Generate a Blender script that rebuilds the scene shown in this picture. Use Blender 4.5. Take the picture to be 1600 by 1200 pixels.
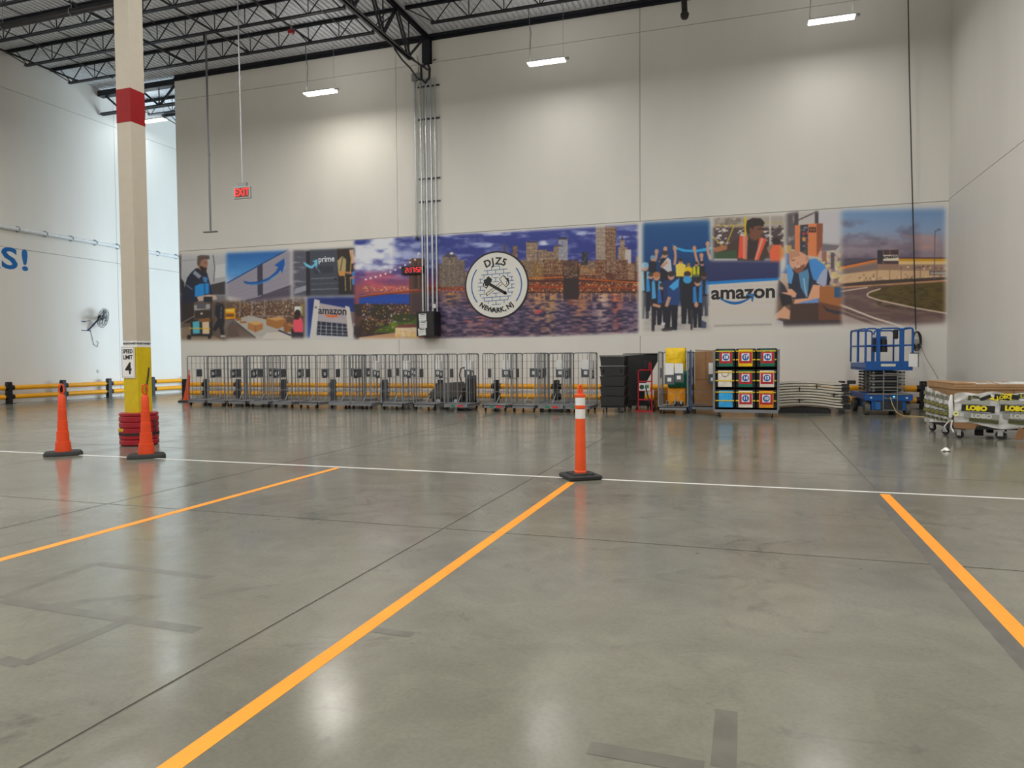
import bpy, math, random
import numpy as np
from mathutils import Matrix, Vector
for _o in list(bpy.data.objects): bpy.data.objects.remove(_o)
SC = bpy.context.scene
COL = SC.collection
random.seed(4)
PI = math.pi

# ---------------------------------------------------------------- camera
FPX, CAMH = 1125.6, 1.65
def _n(v): v = np.array(v, float); return v / np.linalg.norm(v)
_y = _n((371, 44.4, -FPX)); _x = _n((3417, -17, FPX)); _x = _n(_x - _y * _x.dot(_y)); _z = np.cross(_x, _y)
RM = np.array([_x, _y, _z])                         # world = RM @ camera
cd = bpy.data.cameras.new('camera'); cam = bpy.data.objects.new('camera', cd); COL.objects.link(cam)
cd.sensor_fit = 'HORIZONTAL'; cd.sensor_width = 36; cd.lens = FPX * 36 / 1600; cd.clip_end = 300
_m = Matrix([list(RM[i]) + [0] for i in range(3)] + [[0, 0, 0, 1]]); _m.translation = (0, 0, CAMH)
cam.matrix_world = _m; SC.camera = cam
def ray(x, y): return RM @ np.array([x - 800, 600 - y, -FPX])
def Fl(x, y, z=0):                                   # pixel -> point at height z
    d = ray(x, y); t = (z - CAMH) / d[2]; return Vector((d[0] * t, d[1] * t, z))
def OY(x, y, Y):                                     # pixel -> point on a plane of constant depth
    d = ray(x, y); t = Y / d[1]; return Vector((d[0] * t, Y, CAMH + d[2] * t))
def OX(x, y, X):
    d = ray(x, y); t = X / d[0]; return Vector((X, d[1] * t, CAMH + d[2] * t))

# ---------------------------------------------------------------- light, exposure
SC.view_settings.view_transform = 'Standard'; SC.view_settings.look = 'None'
SC.view_settings.gamma = 1; SC.view_settings.use_curve_mapping = False
SC.view_settings.exposure = 0.0
w = bpy.data.worlds.new('world'); SC.world = w; w.use_nodes = True
w.node_tree.nodes['Background'].inputs[0].default_value = (0.75, 0.85, 1.0, 1)
w.node_tree.nodes['Background'].inputs[1].default_value = 0.4
def area(name, loc, size, power, color, direction=(0, 0, -1), spread=PI):
    l = bpy.data.lights.new(name, 'AREA'); l.shape = 'RECTANGLE'; l.size, l.size_y = size
    l.energy = power; l.color = color; l.spread = spread
    o = bpy.data.objects.new(name, l); COL.objects.link(o); o.location = loc
    o.rotation_euler = Vector(direction).to_track_quat('-Z', 'Y').to_euler()
    return o
# added unseen lamp behind the mural wall, casting assumed bluish daylight; no doors built
area('added_daylight_fill', (-9.0, 33.0, 3.2), (14, 6), 3500, (0.72, 0.88, 1.0), (-1, -0.05, 0.1))
LED = (1.0, 0.975, 0.945)

# ---------------------------------------------------------------- helpers
def S(r, g, b): return tuple((c / 255 / 12.92) if c / 255 <= .04045 else ((c / 255 + .055) / 1.055) ** 2.4 for c in (r, g, b))
MATS = {}
def M(name, rgb=(128, 128, 128), rough=.5, metal=0., var=.08, scale=6., bump=0., bscale=40., emit=0., alpha=1., spec=.5):
    if name in MATS: return MATS[name]
    m = bpy.data.materials.new(name); m.use_nodes = True; nt = m.node_tree; N = nt.nodes; L = nt.links
    b = N['Principled BSDF']; c = S(*rgb)
    tc = N.new('ShaderNodeTexCoord'); nz = N.new('ShaderNodeTexNoise'); nz.inputs['Scale'].default_value = scale
    nz.inputs['Detail'].default_value = 4; L.new(tc.outputs['Object'], nz.inputs['Vector'])
    r = N.new('ShaderNodeValToRGB'); r.color_ramp.elements[0].position = .3; r.color_ramp.elements[1].position = .7
    r.color_ramp.elements[0].color = tuple(max(0, k * (1 - var)) for k in c) + (1,)
    r.color_ramp.elements[1].color = tuple(min(1, k * (1 + var)) for k in c) + (1,)
    L.new(nz.outputs['Fac'], r.inputs['Fac']); L.new(r.outputs['Color'], b.inputs['Base Color'])
    b.inputs['Roughness'].default_value = rough; b.inputs['Metallic'].default_value = metal
    b.inputs['Specular IOR Level'].default_value = spec; b.inputs['Alpha'].default_value = alpha
    if bump:
        n2 = N.new('ShaderNodeTexNoise'); n2.inputs['Scale'].default_value = bscale; L.new(tc.outputs['Object'], n2.inputs['Vector'])
        bp = N.new('ShaderNodeBump'); bp.inputs['Strength'].default_value = bump; bp.inputs['Distance'].default_value = .02
        L.new(n2.outputs['Fac'], bp.inputs['Height']); L.new(bp.outputs['Normal'], b.inputs['Normal'])
    if emit:
        L.new(r.outputs['Color'], b.inputs['Emission Color']); b.inputs['Emission Strength'].default_value = emit
    MATS[name] = m; return m

def tag(o, label=None, cat=None, group=None, kind=None):
    if label: o['label'] = label
    if cat: o['category'] = cat
    if group: o['group'] = group
    if kind: o['kind'] = kind
    return o
def empty(name, loc=(0, 0, 0), rz=0, label=None, cat=None, group=None):
    o = bpy.data.objects.new(name, None); COL.objects.link(o); o.location = loc; o.rotation_euler = (0, 0, rz); o.empty_display_size = .1
    return tag(o, label, cat, group)
def link(name, me, parent=None):
    o = bpy.data.objects.new(name, me); COL.objects.link(o); o.parent = parent; return o
def kids(o): return [c for c in COL.objects if c.parent == o]
def copy_tree(o, parent=None):
    c = o.copy(); COL.objects.link(c); c.parent = parent
    for ch in list(o.children): copy_tree(ch, c)
    return c

class MB:
    def __init__(s): s.v = []; s.f = []
    def add(s, vs, fs):
        k = len(s.v); s.v += [tuple(v) for v in vs]; s.f += [tuple(i + k for i in f) for f in fs]; return s
    def box(s, c, d, rz=0, R=None):
        x, y, z = d[0] / 2, d[1] / 2, d[2] / 2
        vs = [Vector(p) for p in ((-x, -y, -z), (x, -y, -z), (x, y, -z), (-x, y, -z), (-x, -y, z), (x, -y, z), (x, y, z), (-x, y, z))]
        if R is None and rz: R = Matrix.Rotation(rz, 3, 'Z')
        if R is not None: vs = [R @ v for v in vs]
        c = Vector(c)
        return s.add([v + c for v in vs], [(3, 2, 1, 0), (4, 5, 6, 7), (0, 1, 5, 4), (1, 2, 6, 5), (2, 3, 7, 6), (3, 0, 4, 7)])
    def b2(s, a, b): return s.box([(a[i] + b[i]) / 2 for i in range(3)], [abs(b[i] - a[i]) for i in range(3)])
    def rbox(s, c, d, r):                            # chamfered box
        c = Vector(c); hx, hy, hz = d[0] / 2, d[1] / 2, d[2] / 2; r = min(r, hx * .9, hy * .9, hz * .9)
        ring = lambda ex, ey, z: [(-ex + r, -ey, z), (ex - r, -ey, z), (ex, -ey + r, z), (ex, ey - r, z), (ex - r, ey, z), (-ex + r, ey, z), (-ex, ey - r, z), (-ex, -ey + r, z)]
        lv = [ring(hx - r * .7, hy - r * .7, -hz), ring(hx, hy, -hz + r * .7), ring(hx, hy, hz - r * .7), ring(hx - r * .7, hy - r * .7, hz)]
        vs = [Vector(p) + c for l in lv for p in l]
        fs = [tuple(range(7, -1, -1)), tuple(range(24, 32))]
        for k in range(3):
            for i in range(8): fs.append((k * 8 + i, k * 8 + (i + 1) % 8, k * 8 + 8 + (i + 1) % 8, k * 8 + 8 + i))
        return s.add(vs, fs)
    def tube(s, pts, r, n=6, closed=False):
        pts = [Vector(p) for p in pts]; m = len(pts); k0 = len(s.v); prev = None
        for i, p in enumerate(pts):
            if closed: t = pts[(i + 1) % m] - pts[i - 1]
            else: t = pts[min(i + 1, m - 1)] - pts[max(i - 1, 0)]
            t.normalize()
            if prev is None:
                a = Vector((0, 0, 1)) if abs(t.z) < .9 else Vector((1, 0, 0)); u = t.cross(a).normalized()
            else:
                u = prev - t * prev.dot(t); u = u.normalized() if u.length > 1e-6 else t.orthogonal().normalized()
            prev = u; w_ = t.cross(u)
            rr = r[i] if isinstance(r, (list, tuple)) else r
            s.v += [tuple(p + u * rr * math.cos(2 * PI * j / n + PI / n) + w_ * rr * math.sin(2 * PI * j / n + PI / n)) for j in range(n)]
        for i in range(m if closed else m - 1):
            a, b = k0 + i * n, k0 + ((i + 1) % m) * n
            s.f += [(a + j, a + (j + 1) % n, b + (j + 1) % n, b + j) for j in range(n)]
        if not closed: s.f += [tuple(k0 + j for j in range(n - 1, -1, -1)), tuple(k0 + (m - 1) * n + j for j in range(n))]
        return s
    def lathe(s, prof, n=16, c=(0, 0, 0), R=None):   # profile of (radius, z)
        k0 = len(s.v); c = Vector(c)
        for r, z in prof:
            for j in range(n):
                p = Vector((r * math.cos(2 * PI * j / n), r * math.sin(2 * PI * j / n), z)); s.v.append(tuple((R @ p if R is not None else p) + c))
        m = len(prof)
        for i in range(m - 1):
            a, b = k0 + i * n, k0 + (i + 1) * n
            s.f += [(a + j, a + (j + 1) % n, b + (j + 1) % n, b + j) for j in range(n)]
        s.f += [tuple(k0 + j for j in range(n - 1, -1, -1)), tuple(k0 + (m - 1) * n + j for j in range(n))]
        return s
    def prism(s, poly, y0, y1):                      # polygon in x,z extruded along y
        n = len(poly); vs = [(x, y0, z) for x, z in poly] + [(x, y1, z) for x, z in poly]
        ar = sum(poly[i][0] * poly[(i + 1) % n][1] - poly[(i + 1) % n][0] * poly[i][1] for i in range(n))
        fs = [tuple(range(n)), tuple(range(2 * n - 1, n - 1, -1))] + [(i, n + i, n + (i + 1) % n, (i + 1) % n) for i in range(n)]
        if ar < 0: fs = [tuple(reversed(f)) for f in fs]
        return s.add(vs, fs)
    def build(s, name, mat, parent=None, smooth=False):
        me = bpy.data.meshes.new(name); me.from_pydata(s.v, [], s.f); me.update()
        if mat: me.materials.append(mat)
        if smooth:
            me.polygons.foreach_set('use_smooth', [True] * len(me.polygons)); me.set_sharp_from_angle(angle=math.radians(40))
        return link(name, me, parent)

def text_mesh(txt, size, bold=0., depth=.002, align='CENTER', sx=1., spacing=1.):
    c = bpy.data.curves.new('lettering', 'FONT'); c.body = txt; c.size = size; c.offset = bold; c.extrude = depth
    c.align_x = align; c.align_y = 'CENTER'; c.space_character = spacing; c.resolution_u = 3
    o = bpy.data.objects.new('lettering', c); COL.objects.link(o)
    bpy.context.view_layer.update()
    me = bpy.data.meshes.new_from_object(o.evaluated_get(bpy.context.evaluated_depsgraph_get()))
    bpy.data.objects.remove(o); bpy.data.curves.remove(c)
    if sx != 1: me.transform(Matrix.Diagonal((sx, 1, 1, 1)))
    return me
def text(name, txt, size, loc, mat, parent=None, face='-Y', rot=0., **k):
    """text lying on a vertical face; face = the direction it looks"""
    me = text_mesh(txt, size, **k); me.materials.clear(); me.materials.append(mat)
    o = link(name, me, parent)
    base = {'-Y': Matrix.Rotation(PI / 2, 4, 'X'), '+X': Matrix.Rotation(PI / 2, 4, 'Z') @ Matrix.Rotation(PI / 2, 4, 'X'),
            '-X': Matrix.Rotation(-PI / 2, 4, 'Z') @ Matrix.Rotation(PI / 2, 4, 'X')}[face]
    o.matrix_local = Matrix.Translation(loc) @ base @ Matrix.Rotation(rot, 4, 'Z')
    return o
# ---------------------------------------------------------------- structure
YW, XL, XR, ZT = 24.9, -27.4, 5.68, 13.6
XE = -23.12                                          # free end of the mural wall
def concrete_wall_mat(name, rgb):
    m = bpy.data.materials.new(name); m.use_nodes = True; N = m.node_tree.nodes; L = m.node_tree.links; b = N['Principled BSDF']
    g = N.new('ShaderNodeNewGeometry'); mp = N.new('ShaderNodeMapping'); mp.inputs['Scale'].default_value = (1, 1, .25); L.new(g.outputs['Position'], mp.inputs['Vector'])
    n1 = N.new('ShaderNodeTexNoise'); n1.inputs['Scale'].default_value = .8; n1.inputs['Detail'].default_value = 6; L.new(mp.outputs[0], n1.inputs['Vector'])
    r = N.new('ShaderNodeValToRGB'); c = S(*rgb); r.color_ramp.elements[0].position = .25; r.color_ramp.elements[1].position = .75
    r.color_ramp.elements[0].color = tuple(k * .96 for k in c) + (1,); r.color_ramp.elements[1].color = tuple(min(1, k * 1.02) for k in c) + (1,)
    L.new(n1.outputs['Fac'], r.inputs['Fac']); L.new(r.outputs['Color'], b.inputs['Base Color']); b.inputs['Roughness'].default_value = .55
    n2 = N.new('ShaderNodeTexNoise'); n2.inputs['Scale'].default_value = 1.6; L.new(g.outputs['Position'], n2.inputs['Vector'])
    bp = N.new('ShaderNodeBump'); bp.inputs['Strength'].default_value = .15; bp.inputs['Distance'].default_value = .03
    L.new(n2.outputs['Fac'], bp.inputs['Height']); L.new(bp.outputs['Normal'], b.inputs['Normal']); return m
WALL = concrete_wall_mat('painted_concrete', (226, 223, 216))
JOINT = M('joint_sealant', (120, 118, 112), .8)
def floor_mat():
    m = bpy.data.materials.new('polished_concrete'); m.use_nodes = True; N = m.node_tree.nodes; L = m.node_tree.links; b = N['Principled BSDF']
    g = N.new('ShaderNodeNewGeometry')
    def noise(sc, det, ro=.55, dist=0.):
        n = N.new('ShaderNodeTexNoise'); n.inputs['Scale'].default_value = sc; n.inputs['Detail'].default_value = det
        n.inputs['Roughness'].default_value = ro; n.inputs['Distortion'].default_value = dist; L.new(g.outputs['Position'], n.inputs['Vector']); return n.outputs['Fac']
    def ramp(f, a, ca, bb, cb):
        r = N.new('ShaderNodeValToRGB'); r.color_ramp.elements[0].position = a; r.color_ramp.elements[1].position = bb
        r.color_ramp.elements[0].color = ca + (1,); r.color_ramp.elements[1].color = cb + (1,); L.new(f, r.inputs['Fac']); return r.outputs['Color']
    def mul(a, bb, fac=1.):
        x = N.new('ShaderNodeMix'); x.data_type = 'RGBA'; x.blend_type = 'MULTIPLY'; x.inputs[0].default_value = fac; L.new(a, x.inputs[6]); L.new(bb, x.inputs[7]); return x.outputs[2]
    c = ramp(noise(.55, 8, .6, .6), .3, S(119, 117, 105), .75, S(140, 138, 124))
    c = mul(c, ramp(noise(2.2, 6, .65, 1.2), .30, (.78, .78, .78), .60, (1, 1, 1)), .7)
    c = mul(c, ramp(noise(.16, 4, .6, 1.5), .34, (.80, .80, .81), .62, (1, 1, 1)), .7)
    c = mul(c, ramp(noise(38, 3), .3, (.86, .86, .85), .6, (1, 1, 1)), .7)
    c = mul(c, ramp(noise(9, 2, .5), .18, (.45, .43, .40), .26, (1, 1, 1)), .8)     # small dark specks
    c = mul(c, ramp(noise(.9, 5, .7, 2.2), .30, (.62, .61, .63), .42, (1, 1, 1)), .7)           # scuffed smudges
    L.new(c, b.inputs['Base Color'])
    rr = N.new('ShaderNodeMapRange'); rr.inputs[1].default_value = .3; rr.inputs[2].default_value = .7; rr.inputs[3].default_value = .11; rr.inputs[4].default_value = .23
    L.new(noise(1.3, 5, .6, .8), rr.inputs[0]); L.new(rr.outputs[0], b.inputs['Roughness']); b.inputs['Specular IOR Level'].default_value = .5
    bp = N.new('ShaderNodeBump'); bp.inputs['Strength'].default_value = .10; bp.inputs['Distance'].default_value = .004
    L.new(noise(26, 5, .7), bp.inputs['Height']); L.new(bp.outputs['Normal'], b.inputs['Normal']); return m
FLOOR = floor_mat()
XJ = [-28.0, -23.9, -19.66, -15.42, -11.2, -7.0, -2.8, 1.48, 5.9, 12]
YJ = [-22, -15.6, -11.2, -6.85, -2.45, 1.95, 6.35, 10.8, 15.2, 19.6, 24.0, 28.4, 33, 38, 46]
fl = tag(MB().b2((-28, -22, -.3), (12, 46, -.006)).build('floor', M('joint_filler', (98, 96, 90), .6)), kind='structure')
for i in range(len(XJ) - 1):
    for j in range(len(YJ) - 1):
        e = .011
        MB().b2((XJ[i] + e, YJ[j] + e, -.1), (XJ[i + 1] - e, YJ[j + 1] - e, 0)).build('floor_slab', FLOOR, fl)
def panelled(name, axis, at, th, cuts, zs, mat):
    """wall of tilt-up panels with open joints; axis 'X': runs along x at y=at"""
    c0, c1 = cuts[0], cuts[-1]; b = MB()
    if axis == 'X': b.b2((c0, at + .03, 0), (c1, at + th, zs[-1]))
    else: b.b2((at + (.03 if th > 0 else -.03), c0, 0), (at + th, c1, zs[-1]))
    o = tag(b.build(name, JOINT), kind='structure')
    e = .008
    for i in range(len(cuts) - 1):
        for k in range(len(zs) - 1):
            a0 = cuts[i] + (e if i else 0); a1 = cuts[i + 1] - (e if i < len(cuts) - 2 else 0); z0 = zs[k] + (e if k else 0); z1 = zs[k + 1] - (e if k < len(zs) - 2 else 0)
            q = MB()
            if axis == 'X': q.b2((a0, at, z0), (a1, at + .05, z1))
            else: q.b2((at, a0, z0), (at + (.05 if th > 0 else -.05), a1, z1))
            q.build('wall_panel', mat, o)
    return o
ZS = [0, 6.26, 12.6, 14.2]
wb = panelled('wall_back', 'X', YW, .3, [XE, -12.745, -3.567, XR], ZS, WALL)
MB().b2((XE - .006, YW, 0), (XE, YW + .3, 14.2)).build('wall_end_face', WALL, wb)
panelled('wall_left', 'Y', XL, -.3, [-22, -11.5, -2.2, 7.1, 16.45, 25.76, 35.0, 46], [0, 6.06, 12.2, 14.2], WALL)
panelled('wall_right', 'Y', XR, .3, [-22, -11.8, -2.6, 6.6, 15.75, YW], [0, 6.31, 12.6, 14.2], WALL)
tag(MB().b2((XL, -22.3, 0), (XR, -22, 14.2)).build('wall_front', WALL), kind='structure')
tag(MB().b2((XL, 46, 0), (12, 46.3, 14.2)).build('wall_far', WALL), kind='structure')
tag(MB().b2((12, YW + .3, 0), (12.3, 46.3, 14.2)).build('wall_neighbour', WALL), kind='structure')
# fluted roof deck, ribs running across the joists
dk = MB(); xs = []; p = .2; x = XL - .3
while x < 12.3:
    xs += [(x, 0), (x + .10, 0), (x + .112, .07), (x + .188, .07)]; x += p
ZD = 13.66
k = 0; vs = []; fs = []
for (x, z) in xs: vs += [(x, -22.3, ZD + z), (x, 46.3, ZD + z)]
for i in range(len(xs) - 1): fs.append((2 * i, 2 * i + 1, 2 * i + 3, 2 * i + 2))
dk.add(vs, fs); tag(dk.build('ceiling', M('painted_roof_deck', (222, 225, 230), .5, .0)), kind='structure')
tag(MB().b2((XL - .3, -22.3, 14.2), (12.3, 46.3, 14.3)).build('roof', M('roof_board', (90, 90, 90), .9)), kind='structure')
STEEL = M('primed_steel', (26, 29, 38), .45, .1)
tag(MB().b2((XE, YW - .1, 13.50), (XR, YW - .001, 13.515)).b2((XE, YW - .012, 13.40), (XR, YW - .001, 13.66)).build('trim_1', STEEL), kind='structure')

# roof joists
def make_joist(length):
    r = empty('roof_joist'); L2 = length / 2
    b = MB()
    for s in (-1, 1): b.b2((-L2, s * .012, .69), (L2, s * .08, .71)).b2((-L2, s * .012, .61), (L2, s * .024, .71))
    b.build('top_chord', STEEL, r)
    b = MB(); e = L2 - .95
    for s in (-1, 1): b.b2((-e, s * .012, 0), (e, s * .07, .012)).b2((-e, s * .012, 0), (e, s * .024, .075))
    b.build('bottom_chord', STEEL, r)
    n = int(round(2 * (e - .15) / 1.25)); st = 2 * (e - .15) / n
    dg = MB().tube([(0, 0, .02), (st / 2, 0, .68)], .02, 6).build('web', STEEL, r).data
    dg2 = MB().tube([(0, 0, .02), (-st / 2, 0, .68)], .02, 6).build('web', STEEL, r).data
    vt = MB().tube([(0, 0, .02), (0, 0, .68)], .017, 6).build('web', STEEL, r).data
    for c in list(r.children): 
        if c.name.startswith('web'): bpy.data.objects.remove(c)
    for i in range(n + 1):
        x = -e + .15 + i * st
        for me in ((dg, dg2, vt) if 0 < i < n else (dg, dg2)): link('web', me, r).location = (x, 0, 0)
    for s in (-1, 1): MB().tube([(s * (e - .15), 0, .02), (s * L2, 0, .66)], .02, 6).build('end_web', STEEL, r)
    return r
XG = -11.35
JL = make_joist(XG - .12 - XL - .02); JR = make_joist(XR - .02 - XG - .12)
JL.location = ((XG - .12 + XL) / 2, 22.7, 12.93); JR.location = ((XR + XG + .12) / 2, 22.7, 12.93)
ORD = ['nearest', 'second from', 'third from', 'fourth from', 'fifth from', 'sixth from', 'seventh from']
def jl(o, k, t): tag(o, 'dark bar joist, %s the mural wall, %s' % (ORD[k], t), 'roof joist', 'roof joists'); return o
T1, T2 = 'spanning to the wall with the fan', 'spanning to the plain wall beyond the lift'
jl(JL, 0, T1); jl(JR, 0, T2)
for k, y in enumerate((20.83, 18.96, 17.09, 15.22, 13.35, 11.48)): jl(copy_tree(JL), k + 1, T1).location.y = y
for k, y in enumerate((20.83, 18.96, 17.09)): jl(copy_tree(JR), k + 1, T2).location.y = y
for y in (26.8, 28.67, 30.54, 32.4):
    o = copy_tree(JL); o.location.y = y
    tag(o, 'dark steel bar joist under the roof of the neighbouring bay', 'roof joist', 'joists of the neighbouring bay')
# joist girder over the column line
g = empty('joist_girder', (XG, 0, 0), 0, 'heavy dark steel girder truss running from the column to the mural wall', 'girder')
b = MB()
for s in (-1, 1): b.b2((s * .02, 11.25, 13.47), (s * .13, 24.6, 13.49)).b2((s * .02, 11.25, 13.38), (s * .035, 24.6, 13.49))
b.build('top_chord', STEEL, g)
b = MB()
for s in (-1, 1): b.b2((s * .02, 11.25, 12.14), (s * .12, 23.4, 12.16)).b2((s * .02, 11.25, 12.14), (s * .035, 23.4, 12.24))
b.tube([(0, 23.3, 12.17), (0, 24.75, 12.3)], .035, 4)
b.build('bottom_chord', STEEL, g)
y = 23.2; k = 0
while y > 13.2:
    for s in (-.045, .045): MB().tube([(s, y, 12.2), (s, y - .93, 13.42)], .038, 4).build('web', STEEL, g)
    for s in (-.045, .045): MB().tube([(s, y - .93, 13.42), (s, y - 1.87, 12.2)], .034, 4).build('web', STEEL, g)
    MB().tube([(0, y, 12.2), (0, y, 13.42)], .022, 4).build('web', STEEL, g)
    y -= 1.87
MB().tube([(0, 23.2, 12.2), (0, 24.55, 13.42)], .045, 4).build('end_web', STEEL, g)
sb = empty('girder_bearing_bracket', (XG - .06, YW, 12.55), 0, 'dark steel bearing post fixed to the wall under the girder end', 'bracket')
MB().b2((-.17, -.16, 0), (.17, -.14, .85)).b2((-.17, -.02, 0), (.17, -.003, .85)).b2((-.012, -.14, 0), (.012, -.02, .85)).build('post', STEEL, sb)
MB().b2((-.2, -.2, .85), (.2, -.003, .87)).build('cap_plate', STEEL, sb)
MB().tube([(.22, -.02, .12), (.34, -.06, .12)], .018, 6).build('bolt', STEEL, sb)
# girder over the opening beside the mural wall
g2 = empty('joist_girder', (0, 25.05, 0), 0, 'dark steel girder truss bridging the opening beside the mural wall', 'girder')
MB().b2((XL + .05, -.15, 13.28), (XE - .02, .15, 13.52)).build('top_chord', STEEL, g2)
b = MB()
for s in (-1, 1): b.b2((XL + .05, s * .02, 12.5), (XE - .02, s * .12, 12.52)).b2((XL + .05, s * .02, 12.5), (XE - .02, s * .035, 12.6))
b.build('bottom_chord', STEEL, g2)
for i, (xa, za, xb, zb) in enumerate([(-27.1, 13.35, -26.1, 12.55), (-26.1, 12.55, -25.1, 13.35), (-25.1, 13.35, -24.1, 12.55), (-24.1, 12.55, -23.2, 13.35), (-26.1, 12.55, -26.1, 13.35), (-24.1, 12.55, -24.1, 13.35)]):
    MB().tube([(xa, 0, za), (xb, 0, zb)], .05 if i < 4 else .025, 4).build('web', STEEL, g2)
# bridging rods tie the joists together
for k, x in enumerate((-24.2, -20.4, -16.6, -13.2)):
    o = MB().tube([(x, 11.4, 12.91), (x, 22.8, 12.91)], .017, 4).tube([(x + .35, 11.4, 13.57), (x + .35, 22.8, 13.57)], .017, 4).build('bridging_rod', STEEL)
    tag(o, 'thin steel bridging bars tying the roof joists together', 'bridging bar', 'bridging bars')
# sprinkler piping
PIPE = M('black_sprinkler_pipe', (40, 38, 38), .5, .3)
sp = empty('sprinkler_main', (0, 17.86, 12.75), 0, 'thick black sprinkler main pipe slung between the roof joists', 'pipe')
MB().tube([(XL + .3, 0, 0), (-11.6, 0, 0)], .105, 12).build('pipe', PIPE, sp, True)
for x in (-23.6, -20.6, -17.2, -14.0):
    MB().tube([(x, 0, -.12), (x, -.1, -.06), (x, -.115, 0), (x, -.1, .1), (x, 0, .14), (x, .1, .1), (x, .115, 0), (x, .1, -.06)], .012, 4, True).tube([(x, 0, .14), (x, 0, .9)], .009, 5).build('hanger', M('galvanised', (170, 172, 174), .4, .6), sp)
for k, (px, py) in enumerate(((120, 126), (289, 96), (385, 80), (485, 64))):
    e = Fl(px, py, 13.2)
    o = empty('sprinkler_branch', (e.x, 0, 13.2), 0, 'thin black sprinkler branch pipe ending in a head near the mural wall', 'pipe', 'sprinkler branch pipes')
    MB().tube([(0, 18.0, 0), (0, e.y, 0)], .036, 8).build('pipe', PIPE, o, True)
    MB().lathe([(.05, -.05), (.05, .05)], 10, (0, e.y, 0), Matrix.Rotation(PI / 2, 3, 'X')).build('end_cap', PIPE, o)
    MB().lathe([(.035, -.16), (.02, -.15), (.012, -.1), (.02, -.03)], 8, (0, e.y - .12, 0)).build('sprinkler_head', M('brass', (150, 120, 70), .35, .8), o)
o = empty('drain_pipe', (-1.83, 21.8, 11.42), 0, 'dark capped pipe end hanging from the roof in front of the mural wall', 'pipe')
MB().tube([(-.09, 0, 2.2), (0, 0, .1)], .085, 12).build('pipe', PIPE, o, True); MB().lathe([(.07, 0), (.1, .03), (.12, .1), (.12, .16), (.085, .18)], 14).build('end_coupling', PIPE, o, True)
# ---------------------------------------------------------------- lamps
GALV = MATS['galvanised']
LENS = M('lit_lens', (255, 250, 238), .4, var=0, emit=8.); LENSB = M('bright_lit_lens', (255, 249, 232), .4, var=0, emit=48.)
HOUS = M('white_lamp_housing', (205, 205, 205), .4)
def fixture(loc, power, label, top=12.93, bright=False, group=None, cable=True, color=LED):
    r = empty('high_bay_light', loc, 0, label, 'light', group)
    MB().prism([(-.62, .0), (.62, .0), (.62, .035), (-.62, .035)], -.16, .16).b2((-.45, -.07, .035), (.45, .07, .085)).build('housing', HOUS, r)
    for s in (-1, 1):
        MB().prism([(-.605, -.03), (.605, -.03), (.605, -.001), (-.605, -.001)], s * .085 - .062, s * .085 + .062).build('lens', LENSB if bright else LENS, r)
    MB().b2((.60, -.05, .0), (.74, .05, .045)).build('sensor', M('grey_plastic', (120, 122, 124), .5), r)
    if cable:
        h = top - loc[2]
        for s in (-1, 1): MB().tube([(s * .56, 0, .03), (s * .56, 0, h)], .006, 5).build('hanger_wire', GALV, r)
        MB().tube([(-.57, .03, .06), (-.55, .03, h * .35), (-.52, .03, h * .55), (-.6, .03, h * .8), (-.6, .03, h)], .011, 5).build('power_cord', M('dark_cord', (40, 40, 42), .6), r)
    a = area('high_bay_lamp', (loc[0], loc[1], loc[2] - .04), (1.2, .3), power, color); area('added_upward_fill', (loc[0], loc[1], loc[2] + .1), (1.0, .1), power * .33, color, (0, 0, 1)); return r  # second lamp is an added upward fill, brightening the deck and upper wall
fixture((-14.62, 22.7, 11.17), 48, 'brightest glowing twin-strip light hanging before the wall above the clock', bright=True)
fixture((-6.24, 22.7, 11.13), 40, 'twin-strip light hanging before the wall above the skyline print')
fixture((2.17, 22.7, 11.2), 40, 'twin-strip light hanging before the wall above the road print')
_p = Fl(232, 188, 12.2)
fixture((-26.1, 26.8, 12.68), 40, 'lit twin-strip light hanging in the opening beside the mural wall', top=13.66, color=(.85, .95, 1.))
for x in (-23.0, -14.6, -6.2, 2.2):  # fixtures out of view, assumed from the evenly lit hall
    for y in (13.6, 4.5, -4.6, -13.7):
        fixture((x, y, 11.17), 305, 'assumed twin-strip high bay light over the open floor', group='assumed high bay lights over the open floor', cable=False)
o = empty('fire_strobe', (0, 0, 0), 0, 'small red strobe hanging from a joist on a thin conduit', 'alarm'); q = OY(455, 50, 20.83)
o.location = q
MB().tube([(0, 0, .08), (0, 0, 12.93 - q.z)], .012, 6).build('conduit', GALV, o); MB().lathe([(.03, -.06), (.11, -.05), (.12, .04), (.05, .08)], 12).build('body', M('alarm_red', (150, 30, 32), .4), o, True)
MB().b2((-.05, -.05, -.1), (.05, .05, -.06)).build('lens', M('clear_lens', (215, 200, 205), .2), o)

# ---------------------------------------------------------------- floor tape
ORANGE = M('orange_floor_tape', (245, 154, 28), .45, var=.06, scale=3); WHITE = M('white_floor_tape', (226, 226, 222), .45)
def strip(name, x0, x1, y0, y1, z, mat, parent=None): return MB().b2((x0, y0, 0.0004), (x1, y1, z)).build(name, mat, parent)
tag(strip('floor_tape', -5.95, -5.85, -6, 9.45, .0016, ORANGE), 'orange tape line running along the floor towards the row of cage carts, nearer the column', 'floor tape')
tag(strip('floor_tape', -2.27, -2.17, -6, 9.2, .0016, ORANGE), 'orange tape line on the floor ending at the white-banded cone', 'floor tape')
tag(strip('floor_tape', 1.47, 1.58, -6, 9.42, .0016, ORANGE), 'orange tape line on the floor beside a dark floor joint', 'floor tape')
tag(strip('floor_tape', -26.5, 5.6, 9.50, 9.56, .0016, WHITE), 'thin white tape line crossing the whole floor under the cones', 'floor tape')
GHOST = M('tape_residue', (107, 105, 96), .26, var=.12)
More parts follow.
